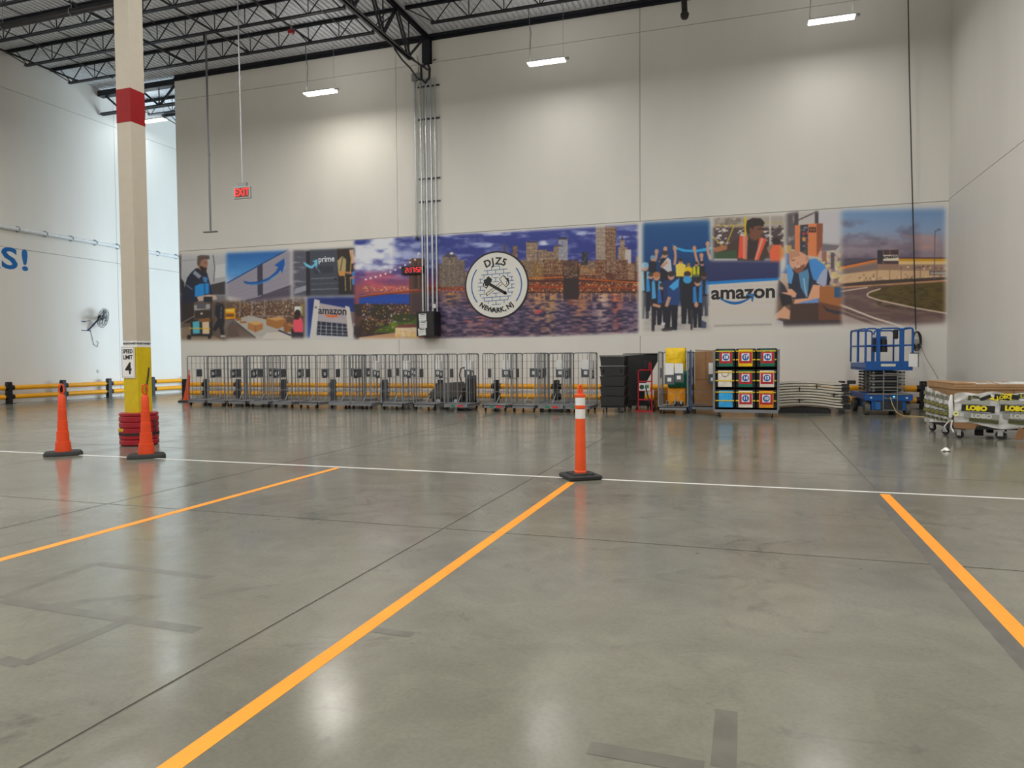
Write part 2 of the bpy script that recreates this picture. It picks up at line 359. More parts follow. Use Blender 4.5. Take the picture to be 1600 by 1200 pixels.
def ghost(a, b, wd):
    a = Fl(*a); b = Fl(*b); d = (b - a); n = Vector((-d.y, d.x, 0)).normalized() * wd / 2
    MB().add([a - n, b - n, b + n, a + n], [(0, 1, 2, 3)]).build('tape_residue', GHOST, fl).location.z = z_
for z_, (a, b, wd) in zip(np.arange(.0006, .003, .00012), [((0, 935), (150, 880), .09), ((150, 880), (330, 903), .09), ((0, 938), (310, 985), .10), ((35, 1038), (190, 972), .09), ((0, 1030), (35, 1038), .09), ((1130, 1200), (1135, 1110), .1), ((585, 984), (645, 992), .08), ((920, 1168), (1100, 1200), .1)]): ghost(a, b, wd)
MB().b2((1.36, 3.4, .0003), (1.47, 9.4, .0008)).build('joint_patch', M('joint_patch', (96, 94, 88), .4, var=.2), fl)

# ---------------------------------------------------------------- column
CX, CY, CW = -11.32, 11.05, .34
col = empty('building_column', (CX, CY, 0), 0, 'square steel column, beige with a red band above and yellow paint below', 'column')
def sq(z0, z1, w_, name, mat): return MB().b2((-w_ / 2, -w_ / 2, z0), (w_ / 2, w_ / 2, z1)).build(name, mat, col)
sq(0, 1.9, CW, 'yellow_base', M('yellow_paint', (205, 178, 14), .45)); sq(1.9, 2.02, CW, 'name_band', M('white_band', (222, 222, 220), .5))
BEIGE = M('beige_paint', (186, 177, 160), .5, var=.03)
sq(2.02, 6.17, CW, 'shaft', BEIGE); sq(6.17, 6.80, CW + .006, 'red_band', M('red_band', (140, 4, 8), .5, spec=.25)); sq(6.80, 13.38, CW, 'shaft', BEIGE)
BLACKT = M('black_print', (24, 24, 26), .5)
text('lettering', 'NORTHWEST', .05, (0, -CW / 2 - .001, 1.965), BLACKT, col, sx=1.1, bold=.002)
text('lettering', 'NORTHWEST', .05, (CW / 2 + .001, 0, 1.965), BLACKT, col, '+X', sx=1.1, bold=.002)
sg = empty('speed_limit_sign', (CX - .04, CY - CW / 2 - .012, 1.30), 0, 'white speed limit 4 sign fixed to the yellow part of the column', 'sign')
MB().rbox((0, 0, .31), (.33, .012, .62), .004).build('plate', M('sign_white', (232, 232, 230), .4, var=.02), sg)
b = MB()
for a, c in (((-.15, -.007, .02), (.15, -.006, .026)), ((-.15, -.007, .594), (.15, -.006, .6)), ((-.15, -.007, .02), (-.144, -.006, .6)), ((.144, -.007, .02), (.15, -.006, .6))): b.b2(a, c)
b.build('border', BLACKT, sg)
text('lettering', 'SPEED', .11, (0, -.0075, .515), BLACKT, sg, sx=.82, bold=.003); text('lettering', 'LIMIT', .11, (0, -.0075, .40), BLACKT, sg, sx=.9, bold=.003)
text('lettering', '4', .32, (.01, -.0075, .18), BLACKT, sg, bold=.006)
cg = empty('column_guard', (CX, CY, 0), 0, 'red ribbed plastic column guard around the foot of the column', 'column guard')
RED = M('red_plastic', (150, 20, 34), .38)
pr = [(.28, 0)]
for k in range(5): z = .012 + k * .112; pr += [(.335, z), (.35, z + .014), (.35, z + .086), (.335, z + .1), (.33, z + .105)]
pr += [(.33, .575), (.348, .587), (.348, .62), (.32, .635), (.25, .635)]
MB().lathe(pr, 28).build('sleeve', RED, cg, True)
MB().lathe([(.33, .2), (.357, .204), (.357, .25), (.33, .254)], 28).build('strap', M('black_strap', (26, 26, 28), .6), cg)
MB().rbox((-.1, -.342, .31), (.13, .02, .06), .02).build('sticker', M('sticker_yellow', (205, 165, 20), .5), cg)
MB().tube([(.27, -.05, .64), (.2, .0, 1.1), (.19, .06, 1.3), (.18, .1, 1.5)], .014, 5).tube([(.35, .02, .2), (.385, .02, .3), (.375, .02, .45), (.345, .02, .5)], .014, 5).build('cord', MATS['dark_cord'], cg)

# ---------------------------------------------------------------- cones
CONE = M('cone_orange', (236, 84, 30), .45, var=.05); CONER = M('cone_red_orange', (224, 70, 20), .45, var=.06); RUB = M('black_rubber', (36, 37, 36), .7)
def stepped_cone(loc, rz, label, mat, h=1.24, parent=None):
    r = empty('traffic_cone', loc, rz, label, 'cone')
    b = MB(); n = 8; rx, ry = .30, .22
    pts = [(rx * math.copysign(abs(math.cos(t)) ** .6, math.cos(t)), ry * math.copysign(abs(math.sin(t)) ** .6, math.sin(t))) for t in [2 * PI * (i + .5) / 16 for i in range(16)]]
    vs = [(x, y, 0) for x, y in pts] + [(x, y, .035) for x, y in pts] + [(x * .9, y * .9, .07) for x, y in pts]
    fs = [tuple(range(15, -1, -1)), tuple(range(32, 48))] + [(k * 16 + i, k * 16 + (i + 1) % 16, k * 16 + 16 + (i + 1) % 16, k * 16 + 16 + i) for k in (0, 1) for i in range(16)]
    b.add(vs, fs).build('base', RUB, r, True)
    p = [(.128, .06), (.128, .08), (.114, .24), (.100, .244), (.094, .42), (.083, .424), (.078, .60), (.071, .604), (.068, .80), (.062, .804), (.060, 1.02), (.046, 1.05), (.022, 1.06), (.022, 1.09)]
    MB().lathe([(a, z * h / 1.24) for a, z in p], 20).build('body', mat, r, True)
    MB().tube([(-.022, 0, 1.08 * h / 1.24), (-.04, 0, 1.13 * h / 1.24), (-.03, 0, 1.22 * h / 1.24), (0, 0, 1.24 * h / 1.24), (.03, 0, 1.22 * h / 1.24), (.04, 0, 1.13 * h / 1.24), (.022, 0, 1.08 * h / 1.24)], .014, 6).build('handle', mat, r, True)
    return r
c1 = Fl(99, 711); c2 = Fl(229, 715)
stepped_cone((c1.x, c1.y, 0), .87, 'plain orange stepped cone on a black base standing alone on the white line', CONER)
stepped_cone((c2.x, c2.y, 0), .78, 'plain orange stepped cone on a black base in front of the red column guard', CONER)
q = Fl(282, 628.5)
lc = stepped_cone((q.x + .1, q.y + .2, 0), .1, 'red-orange cone leaning against the end cage cart', CONER)
for c in lc.children:
    if not c.name.startswith('base'): c.rotation_euler = (0, .13, 0)
c3 = Fl(907, 747)
tp = empty('traffic_cone', (c3.x, c3.y, 0), .62, 'slim orange delineator post with two white bands on a square black base', 'cone')
MB().rbox((0, 0, .03), (.46, .46, .06), .02).rbox((0, 0, .065), (.3, .3, .03), .01).build('base', RUB, tp)
MB().lathe([(.085, .06), (.085, .10), (.076, .11), (.066, .85), (.066, 1.02), (.066, 1.13), (.05, 1.145), (.02, 1.15)], 20).build('post', CONE, tp, True)
REFL = M('white_reflective', (228, 228, 226), .35, var=.03)
MB().lathe([(.067, .815), (.0685, .815), (.0685, .945), (.067, .945)], 20).build('reflective_band', REFL, tp, True)
MB().lathe([(.067, .995), (.0685, .995), (.0685, 1.10), (.067, 1.10)], 20).build('reflective_band', REFL, tp, True)
MB().lathe([(.066, .95), (.074, .955), (.074, .985), (.066, .99)], 20).build('collar', CONE, tp, True)
MB().lathe([(.066, 1.105), (.074, 1.11), (.074, 1.14), (.05, 1.15)], 20).build('collar', CONE, tp, True)
MB().tube([(-.02, 0, 1.145), (-.03, 0, 1.19), (-.02, 0, 1.25), (0, 0, 1.265), (.02, 0, 1.25), (.03, 0, 1.19), (.02, 0, 1.145)], .016, 6).tube([(0, 0, 1.14), (0, 0, 1.2)], .02, 6).build('handle', CONE, tp, True)

# ---------------------------------------------------------------- barriers
YEL = M('barrier_yellow', (240, 168, 14), .4, var=.04); BLK = M('barrier_black', (14, 15, 19), .45)
def barrier(posts, label, ends=True, hz=(.62, .27), off=.0):
    """posts: list of ground points; rails run between them"""
    r = empty('safety_barrier', posts[0], 0, label, 'safety barrier'); o0 = Vector(posts[0])
    for i, p in enumerate(posts):
        p = Vector(p) - o0
        b = MB().b2((p.x - .085, p.y - .085, 0), (p.x + .085, p.y + .085, .80)).rbox((p.x, p.y, .82), (.18, .18, .05), .02).b2((p.x - .15, p.y - .15, 0), (p.x + .15, p.y + .15, .012))
        b.build('post', BLK, r); MB().lathe([(.012, 0), (.012, .01)], 8, (p.x, p.y - .085, .77), Matrix.Rotation(PI / 2, 3, 'X')).build('bolt', GALV, r)
        if i:
            a = Vector(posts[i - 1]) - o0; d = (p - a).normalized()
            for z in hz:
                A = a + d * .1 + Vector((0, 0, z)); B = p - d * .1 + Vector((0, 0, z))
                MB().tube([A, B], .092, 14).build('rail', YEL, r, True)
                for e_, s in ((A, 1), (B, -1)): MB().tube([e_ - d * s * .015, e_ + d * s * .08], .1, 14).build('rail_socket', BLK, r, True)
    return r
barrier([(-27.0, y, 0) for y in (15.5, 17.85, 20.2, 22.5, 24.75, 27.2, 29.6, 32.0)], 'yellow twin-rail safety barrier with black posts along the wall with the fan')
barrier([(x, 24.35, 0) for x in (-22.45, -21.35, -19.75, -17.55, -15.33, -13.08, -10.8, -8.61, -6.38, -4.15, -1.9, .35, 2.72, 4.95)], 'yellow twin-rail safety barrier with black posts behind the row of cage carts')

# ---------------------------------------------------------------- things on the fan wall
fp = Vector((-26.95, 24.5, 3.5)); FD = Vector((.88, .42, -.22)).normalized()
fan = empty('wall_fan', (XL, 24.1, 2.95), 0, 'black wall-mounted fan with a round wire cage', 'fan'); off = fp - Vector((XL, 24.1, 2.95))
FB = M('fan_black', (32, 33, 40), .4, .3); FBL = M('fan_bracket_blue', (44, 56, 96), .45)
Q = FD.to_track_quat('Z', 'Y').to_matrix()
MB().b2((0.002, -.3, -.02), (.02, .15, .02)).b2((.002, -.3, .36), (.02, -.1, .40)).build('wall_plate', FBL, fan)
MB().tube([(.02, 0, 0), off - FD * .12], .035, 6).tube([(.02, -.2, .38), (.2, -.05, .42)], .015, 6).build('arm', FBL, fan)
MB().lathe([(.05, -.2), (.09, -.18), (.09, -.02), (.05, 0)], 12, off, Q).build('motor', FB, fan, True)
b = MB()
def ring(r_, z): return [off + Q @ Vector((r_ * math.cos(2 * PI * i / 24), r_ * math.sin(2 * PI * i / 24), z)) for i in range(24)]
for r_, z in ((.42, .05), (.42, -.05), (.3, .1), (.18, .12), (.3, -.1), (.18, -.12)): b.tube(ring(r_, z), .007, 4, True)
for i in range(20):
    t = 2 * PI * i / 20; c_, s_ = math.cos(t), math.sin(t)
    b.tube([off + Q @ Vector((r_ * c_, r_ * s_, z)) for r_, z in ((.06, .13), (.3, .1), (.42, .05), (.42, -.05), (.3, -.1), (.06, -.13))], .0045, 4)
b.build('cage', FB, fan)
for i in range(4):
    t = 2 * PI * i / 4; b = MB()
    P = [Q @ Vector((r_ * math.cos(t + a), r_ * math.sin(t + a), z)) + off for r_, a, z in ((.06, -.3, .03), (.37, -.28, .05), (.38, .28, -.03), (.06, .3, -.03))]
    b.add(P + [p - FD * .006 for p in P], [(0, 1, 2, 3), (7, 6, 5, 4), (0, 4, 5, 1), (1, 5, 6, 2), (2, 6, 7, 3), (3, 7, 4, 0)]).build('blade', M('fan_blade', (120, 124, 132), .35, .5), fan)
MB().tube([(.03, .12, 0), (.04, .2, -.35), (.03, .26, -.6), (.05, .42, -.7), (.03, .5, -.5), (.03, .4, -.45)], .01, 5).build('cord', MATS['dark_cord'], fan)
cp = empty('wall_conduit', (XL + .1, 20, 6.82), 0, 'long white pipe with clamps running along the wall above the blue letters', 'pipe')
WP = M('white_pipe', (222, 226, 228), .4)
MB().tube([(0, -20, .02), (0, 25.9, -.05)], .075, 12).build('pipe', WP, cp, True)
for y in np.arange(-9.6, 24, 1.18): MB().b2((-.09, y - .03, -.12), (-.02, y + .03, .12)).lathe([(.085, -.03), (.085, .03)], 12, (0, y, 0), Matrix.Rotation(PI / 2, 3, 'X')).build('clamp', M('clamp_grey', (150, 154, 158), .5), cp)
oo = empty('wall_outlet', (XL, 24.56, 1.1), 0, 'small white outlet box low on the wall under the fan', 'outlet')
MB().rbox((.03, 0, .07), (.05, .09, .14), .01).build('box', WP, oo); MB().rbox((.057, 0, .07), (.006, .05, .09), .002).build('cover', M('outlet_grey', (170, 172, 172), .4), oo)
BLUE = M('lettering_blue', (0, 98, 172), .45, var=.03)
t = text('wall_lettering', 'KS!', 1.14, (XL + .002, 21.52, 5.60), BLUE, None, '+X', bold=.028, depth=.006, align='RIGHT', sx=1.3, spacing=1.12)
tag(t, 'large blue bold lettering painted on the wall under the white pipe', 'lettering')

# ---------------------------------------------------------------- hanging poles
e = OY(379, 291, 17.15)
ex = empty('exit_sign', (e.x, e.y, e.z - .35), 0, 'glowing red exit sign hanging on a long thin pole', 'exit sign')
MB().rbox((0, 0, .17), (.56, .07, .34), .012).build('housing', M('exit_housing', (150, 150, 146), .4), ex)
MB().b2((-.23, -.0365, .04), (.23, -.0355, .30)).build('face', M('exit_face', (96, 52, 48), .4), ex)
text('lettering', 'EXIT', .29, (0, -.038, .17), M('exit_red', (255, 34, 30), .4, var=0, emit=1.5), ex, sx=.86, bold=.002)
MB().b2((-.15, -.03, .34), (.15, .03, .44)).build('mount', M('mount_grey', (126, 130, 130), .45), ex)
MB().tube([(0, 0, .44), (-.01, -.04, 12.93 - e.z + .35)], .02, 8).tube([(0, 0, 3.3), (0, 0, 3.42)], .028, 8).build('pole', GALV, ex)
e = OY(329, 361, 20.85)
hp = empty('hanging_conduit', (e.x, e.y, e.z), 0, 'dark empty conduit drop hanging beside the exit sign', 'conduit')
MB().tube([(0, 0, 0), (.0, -.02, 12.95 - e.z)], .035, 8).tube([(0, 0, 2.6), (0, 0, 2.7)], .045, 8).build('pole', M('dark_galvanised', (112, 114, 118), .4, .5), hp)
MB().b2((-.28, -.06, -.05), (.26, .06, -.01)).build('mounting_plate', M('plate_grey', (110, 112, 112), .4, .3), hp)
MB().b2((-.09, -.05, 12.7 - e.z), (-.02, .05, 12.95 - e.z)).build('beam_clamp', STEEL, hp)

# ---------------------------------------------------------------- conduits on the mural wall
def wz(px, py): return OY(px, py, YW - .1)
COND = M('conduit_zinc', (196, 200, 204), .3, .7)
for x, r_, z0 in ((-11.68, .036, 3.3), (-11.47, .04, 3.3), (-11.27, .04, 3.3), (-11.10, .03, 3.3)):
    o = MB().tube([(x, YW - .1, z0), (x, YW - .1, 12.0)], r_, 10).build('wall_conduit', COND, None, True)
    tag(o, 'tall zinc conduit in the bundle rising from the black electrical box', 'conduit', 'conduits above the black box')
o = MB().tube([(-11.585, YW - .06, 3.3), (-11.60, YW - .06, 11.8)], .014, 6).build('wall_conduit', COND); tag(o, 'thinnest conduit in the bundle above the black electrical box', 'conduit')
o = empty('wall_conduit', (-11.92, YW - .07, 6.15), 0, 'lone conduit beside the bundle, ending in an elbow at the top of the mural', 'conduit')
MB().tube([(0, 0, 5.9), (0, 0, .12), (0, .02, .05), (0, .065, .02)], .032, 10).build('pipe', COND, o, True); MB().lathe([(.05, -.06), (.055, .02), (.04, .06)], 10).build('elbow', M('elbow_dark', (60, 62, 64), .4, .4), o, True)
MB().b2((-.11, -.06, 5.85), (.08, .065, 6.1)).build('junction_box', M('box_grey', (140, 142, 142), .5, .3), o)
o = empty('junction_box', (-11.78, YW - .002, 12.02), 0, 'small grey junction box with thin wires under the girder bracket', 'junction box')
MB().b2((-.1, -.12, 0), (.1, 0, .24)).build('box', MATS['box_grey'], o); MB().tube([(0, -.06, .24), (.02, -.06, .6), (-.05, -.06, .9)], .01, 5).tube([(.05, -.06, 0), (.07, -.09, -.1), (.04, -.09, -.2)], .012, 5).build('wire', MATS['dark_cord'], o)
for z in (11.75, 10.55, 8.35, 7.5):
    o = MB().b2((-11.82, YW - .055, z - .025), (-10.95, YW - .003, z + .025)).build('conduit_strut', M('strut_dark', (70, 72, 74), .4, .5)); tag(o, 'short steel strut holding the conduit bundle to the wall', 'strut', 'struts behind the conduit bundle')
o = MB().tube([(-11.47, YW - .12, 12.48), (-11.62, YW - .16, 12.5), (-11.6, YW - .18, 12.0), (-11.45, YW - .18, 11.82), (-11.28, YW - .18, 12.0), (-11.27, YW - .16, 12.35), (-11.34, YW - .15, 12.48)], .045, 8).build('flexible_conduit', M('flex_black', (40, 40, 42), .5), None, True)
tag(o, 'black flexible conduit loop hanging under the girder bracket', 'conduit')
o = MB().tube([Vector((XG - .1, 22.3, 12.105)), Vector((XG - .12, 22.9, 11.97)), Vector((XG - .15, 23.6, 11.95)), Vector((-11.6, 24.3, 11.9)), Vector((-11.68, YW - .1, 11.98))], .03, 6).build('sagging_cable', MATS['flex_black'], None, True); tag(o, 'black cable sagging along the girder end to the conduits', 'cable')
eb = empty('electrical_box', (-11.36, YW - .006, 2.45), 0, 'black electrical box on the wall with three white notices on it', 'electrical box')
BX = M('box_black', (24, 24, 26), .4)
MB().rbox((0, -.302, .46), (.72, .6, .92), .012).build('body', BX, eb); MB().rbox((0, -.607, .46), (.66, .012, .86), .004).build('door', M('box_door_black', (30, 30, 32), .35), eb)
PAP = M('paper_white', (226, 226, 224), .6, var=.03); INK = M('paper_ink', (70, 72, 78), .6)
for k, (x, z, h) in enumerate(((-.1, .70, .26), (-.08, .43, .24), (-.13, .16, .26))):
    n_ = MB().box((x, -.6155, z), (.3, .003, h), R=Matrix.Rotation((-.03, .02, -.07)[k], 3, 'Y')).build('notice', PAP, eb)
    b = MB()
    for j in range(3): b.b2((x - .1, -.6185, z + h * .3 - j * .06), (x + .1 - .05 * (j == 2), -.617, z + h * .3 - j * .06 + (.03 if j == 0 else .008)))
    b.build('notice_text', INK, n_)
MB().rbox((.2, -.2, 1.12), (.14, .12, .16), .02).build('junction', M('jb_white', (215, 215, 212), .4), eb)
# digital clock
ck = empty('digital_clock', (-12.1, YW - .006, 4.83), 0, 'black digital clock with glowing red digits on the mural', 'clock')
MB().rbox((0, -.06, .14), (.92, .12, .30), .012).build('case', BX, ck)
SEGM = M('led_red', (255, 40, 44), .4, var=0, emit=1.6); SEG = {'2': 'abged', '3': 'abgcd', '7': 'abc', '5': 'afgcd', '1': 'bc'}
x = -.27
for ch in '2:37:52':
    b = MB(); y0 = -.123
    if ch == ':':
        b.box((x - .004, y0, .10), (.028, .004, .028)).box((x - .004, y0, .18), (.028, .004, .028)); adv = .05
    else:
        W_, H_, t_ = .07, .165, .014; cz = .14; cx = x + .03
        sgm = {'a': ((0, H_ / 2), (W_, t_)), 'd': ((0, -H_ / 2), (W_, t_)), 'g': ((0, 0), (W_, t_)), 'b': ((W_ / 2, H_ / 4), (t_, H_ / 2)), 'c': ((W_ / 2, -H_ / 4), (t_, H_ / 2)), 'f': ((-W_ / 2, H_ / 4), (t_, H_ / 2)), 'e': ((-W_ / 2, -H_ / 4), (t_, H_ / 2))}
        for s_ in SEG[ch]: (dx, dz), (ww, hh) = sgm[s_]; b.box((cx + dx, y0, cz + dz), (ww, .004, hh))
        adv = .118
    b.build('digit', SEGM, ck); x += adv
# hanging cable with coil
pts = [OY(1419, 0, 24.6), OY(1421, 120, 24.65), OY(1425, 280, 24.7), OY(1429, 430, 24.75), OY(1431, 515, 24.8)]
ca = empty('hanging_cable', (pts[-1].x, 24.8, 1.8), 0, 'long black cable hanging down the wall to a tied coil beside the blue lift', 'cable'); o0 = Vector(ca.location)
top = pts[0] + (pts[0] - pts[1]) * .55
MB().tube([p - o0 for p in [top] + pts], .017, 6).build('cable', MATS['flex_black'], ca, True)
b = MB()
for k in range(4):
    cc = OY(1432, 530, 24.8) - o0; rx, rz = .08 + .015 * k, .22 + .025 * k
    b.tube([cc + Vector((rx * math.cos(2 * PI * i / 16), -.02 * k, rz * math.sin(2 * PI * i / 16) - .02 * k)) for i in range(16)], .018, 5, True)
b.build('coil', MATS['flex_black'], ca, True)
MB().b2(OY(1432, 533, 24.75) - o0 - Vector((.07, .03, .08)), OY(1432, 533, 24.75) - o0 + Vector((.07, .03, .06))).build('plug', M('plug_grey', (150, 150, 148), .4), ca)
MB().tube([OY(1436, 534, 24.75) - o0, OY(1447, 560, 24.2) - o0, OY(1461, 583, 21.0) - o0, OY(1466, 592, 18.3) - o0], .008, 4).build('thin_cord', M('thin_cord_grey', (110, 105, 95), .6), ca)
# ---------------------------------------------------------------- cage carts
CART = M('cart_grey_steel', (124, 127, 131), .42, .2, var=.1); CARTD = M('cart_plate_grey', (82, 86, 92), .5); CASB = M('caster_black', (28, 28, 30), .6)
STK = M('sticker_white', (228, 228, 226), .5, var=.02); STG = M('sticker_green', (30, 120, 88), .5); STR = M('sticker_red', (196, 44, 52), .5)
CW_, CD_, CH_ = .78, 1.05, 1.77
def frame_panel(L, axis, fixed, z0=.2, z1=CH_, nv=4, hz=(.55, 1.0, 1.3, 1.52), r=.016):
    b = MB(); P = (lambda a, z: (a, fixed, z)) if axis == 'X' else (lambda a, z: (fixed, a, z)); h = L / 2; c = .06
    b.tube([P(-h, z0), P(-h, z1 - c), P(-h + c * .3, z1 - c * .3), P(-h + c, z1), P(h - c, z1), P(h - c * .3, z1 - c * .3), P(h, z1 - c), P(h, z0)], r, 6)
    for i in range(nv): a = -h + L * (i + 1) / (nv + 1); b.tube([P(a, z0), P(a, z1)], .006 if i % 2 else .009, 4)
    for z in hz: b.tube([P(-h, z), P(h, z)], .0045, 4)
    return b
def caster(r, x, y, h=.115, rw=.05, mat=None):
    c = MB().b2((-.04, -.04, h - .012), (.04, .04, h)).b2((-.028, -.02, .05), (-.02, .035, h - .01)).b2((.02, -.02, .05), (.028, .035, h - .01)).build('caster', mat or CASB, r); c.location = (x, y, 0)
    MB().lathe([(.02, -.017), (rw, -.014), (rw, .014), (.02, .017)], 14, (0, 0, rw), Matrix.Rotation(PI / 2, 3, 'Y')).build('wheel', CASB, c, True); return c
def plate(r, x, y, z, axis, sticker=True, paper=False, wd=.27, hh=.27):
    d = (lambda a, b_: (a, b_)) ; o = empty
    if axis == 'X':
        p = MB().b2((x - wd / 2, y - .006, z - hh / 2), (x + wd / 2, y, z + hh / 2)).build('label_plate', CARTD, r)
        if sticker: MB().b2((x - .055, y - .008, z - .055), (x + .055, y - .0062, z + .055)).build('sticker', STK, p)
        if paper: MB().b2((x - .11, y - .009, z + .10), (x + .11, y - .007, z + .40)).build('paper_sheet', PAP, r)
    else:
        p = MB().b2((x, y - wd / 2, z - hh / 2), (x + .006, y + wd / 2, z + hh / 2)).build('label_plate', CARTD, r)
        if sticker: MB().b2((x + .0062, y - .055, z - .055), (x + .008, y + .055, z + .055)).build('sticker', STK, p)
        if paper: MB().b2((x + .007, y - .11, z + .10), (x + .009, y + .11, z + .40)).build('paper_sheet', PAP, r)
def make_cart(name, label, group, paper, stickers=False, W=CW_, D=CD_):
    r = empty(name, (0, 0, 0), 0, label, 'cage cart', group); hw, hd = W / 2, D / 2
    b = MB().b2((-hw, -hd, .115), (hw, -hd + .04, .205)).b2((-hw, hd - .04, .115), (hw, hd, .205)).b2((-hw, -hd, .115), (-hw + .04, hd, .205)).b2((hw - .04, -hd, .115), (hw, hd, .205)).b2((-hw, -hd, .18), (hw, hd, .2))
    b.build('base_frame', CART, r)
    MB().tube([(-hw + .03, -hd + .05, .2), (-hw + .2, -hd + .12, .26), (.02, -hd + .12, .26), (.1, -hd + .2, .48)], .016, 6).build('tow_bar', M('tow_bar_zinc', (150, 152, 154), .35, .5), r)
    for sx in (-1, 1):
        for sy in (-1, 1): caster(r, sx * (hw - .07), sy * (hd - .08))
        frame_panel(D - .03, 'Y', sx * (hw - .016)).build('side_frame', CART, r)
    frame_panel(W - .06, 'X', hd - .02, nv=4).build('back_frame', CART, r)
    for sx in (-1, 1): MB().b2((sx * (hw - .016) - .014, -hd, .2), (sx * (hw - .016) + .014, -hd + .02, CH_ - .05)).build('front_post', CART, r)
    MB().tube([(-hw + .02, -hd + .01, .62), (hw - .02, -hd + .01, .62)], .006, 4).build('front_bar', CART, r)
    plate(r, .02, hd - .036, 1.16, 'X', True, paper); plate(r, -hw + .02, .05, 1.16, 'Y', False); plate(r, hw - .004, -.1, 1.14, 'Y', True, paper)
    if stickers:
        MB().b2((-.16, -hd - .003, .13), (-.02, -hd - .0005, .19)).build('sticker', STG, r); MB().b2((.05, -hd - .003, .13), (.24, -hd - .0005, .19)).build('sticker', STR, r)
    return r
ct = [make_cart('cage_cart', 'empty grey wire cage cart without a paper sheet, in the long row', 'cage carts without paper', False),
      make_cart('cage_cart', 'empty grey wire cage cart with white paper sheets above its label plates', 'cage carts with paper', True),
      make_cart('cage_cart', 'empty grey wire cage cart with paper sheets and green and red stickers on its base', 'cage carts with stickers', True, True)]
used = [False] * 3
ORDC = ['nearest'] + [w_ + ' from' for w_ in ('second', 'third', 'fourth', 'fifth', 'sixth', 'seventh', 'eighth', 'ninth', 'tenth', 'eleventh', 'twelfth', 'thirteenth', 'fourteenth', 'fifteenth')]
for kk, (x, y, k) in enumerate([(-18.75, 21.4, 0), (-17.8, 21.3, 0), (-16.85, 21.2, 0), (-15.9, 21.15, 0), (-14.95, 21.15, 0), (-13.93, 21.1, 0), (-12.78, 21.15, 0), (-11.94, 21.1, 1), (-10.82, 21.1, 1), (-9.68, 21.1, 1), (-8.62, 21.1, 2), (-7.34, 21.1, 2), (-6.44, 21.15, 0), (-5.61, 21.2, 2), (-4.80, 21.2, 2)]):
    o = copy_tree(ct[k]) if used[k] else ct[k]; used[k] = True
    o.location = (x, y, 0); o.rotation_euler = (0, 0, random.uniform(-.03, .03))
    o['label'] = 'empty wire cage cart%s, %s the leaning cone, front row' % (('', ' with paper sheets', ' with paper and stickers')[k], ORDC[kk]); o['group'] = 'cage carts in the front row'
# second rank standing behind, part hidden
for x, k in [(-17.3, 0), (-13.2, 0), (-11.4, 0), (-6.0, 0)]:
    o = copy_tree(ct[k]); o.location = (x, 22.75, 0); tag(o, 'empty grey wire cage cart standing between the front row of carts and the barrier', 'cage cart', 'cage carts behind the front row')
# sweeper between the carts
sw = empty('floor_sweeper', (-9.75, 22.9, 0), 0, 'dark walk-behind sweeper with a sloping hood and wheels behind the cage carts', 'sweeper')
MB().prism([(-.75, .35), (-.62, .52), (-.3, .78), (.35, .82), (.48, .6), (.48, .3), (-.7, .25)], -.3, .3).build('hood', M('hood_brown_grey', (84, 78, 72), .5), sw)
MB().b2((-.6, -.26, .14), (.45, .26, .3)).build('chassis', M('chassis_black', (30, 30, 34), .5), sw)
for x in (-.35, .3):
    for y in (-.3, .3):
        w_ = MB().lathe([(.09, -.04), (.17, -.035), (.17, .035), (.09, .04)], 18, (x, y, .17), Matrix.Rotation(PI / 2, 3, 'X')).build('wheel', CASB, sw, True)
        MB().lathe([(.07, -.043), (.075, .043)], 12, (x, y, .17), Matrix.Rotation(PI / 2, 3, 'X')).build('hub', M('hub_white', (200, 202, 204), .4), w_)
MB().rbox((.72, 0, .55), (.28, .4, 1.0), .03).build('battery_box', M('battery_black', (34, 34, 40), .45), sw)
MB().b2((.45, -.2, .1), (.86, .2, .2)).build('foot_plate', M('battery_black2', (40, 40, 44), .5), sw)
MB().tube([(.45, -.1, .7), (.35, -.1, 1.05), (.4, -.1, 1.28), (.72, -.1, 1.36), (.82, -.1, 1.3), (.82, -.1, 1.0)], .025, 6).build('handle', M('battery_black3', (30, 30, 32), .4), sw, True)

# ---------------------------------------------------------------- black tote towers
TOTE = M('tote_black', (27, 28, 30), .45, var=.1)
def tote_tower(loc, rz, label, n=5, holes=True):
    r = empty('tote_tower', loc, rz, label, 'tote tower')
    d = MB().rbox((0, 0, .17), (.7, .62, .05), .01).build('dolly', CASB, r)
    for sx in (-1, 1):
        for sy in (-1, 1): caster(r, sx * .28, sy * .24, .145, .055, GALV)
    hz = (1.665 - .2) / n
    for k in range(n):
        z = .2 + hz * (k + .5); wt = .36
        t = MB().prism([(-wt + .02, z - hz / 2 + .005), (wt - .02, z - hz / 2 + .005), (wt, z + hz / 2 - .06), (wt + .015, z + hz / 2 - .05), (wt + .015, z + hz / 2 - .012), (-wt - .015, z + hz / 2 - .012), (-wt - .015, z + hz / 2 - .05), (-wt, z + hz / 2 - .06)], -.33, .33).build('tote', TOTE, r)
        if holes and k == n - 2:
            for s in (-1, 1): MB().lathe([(.045, 0), (.045, .004)], 14, (s * .26, -.331, z), Matrix.Rotation(PI / 2, 3, 'X') @ Matrix.Diagonal((.8, 1.3, 1))).build('hand_hole', M('hole_black', (6, 6, 7), .8), t)
    MB().rbox((0, 0, 1.672), (.78, .7, .025), .008).build('lid', TOTE, r)
    return r
tote_tower((-3.82, 21.33, 0), 0, 'tower of five stacked black plastic totes on a caster dolly')
bt = empty('tilt_cart', (-3.25, 22.55, 0), .25, 'black plastic tilt cart with sloping front standing behind the tote tower', 'tilt cart')
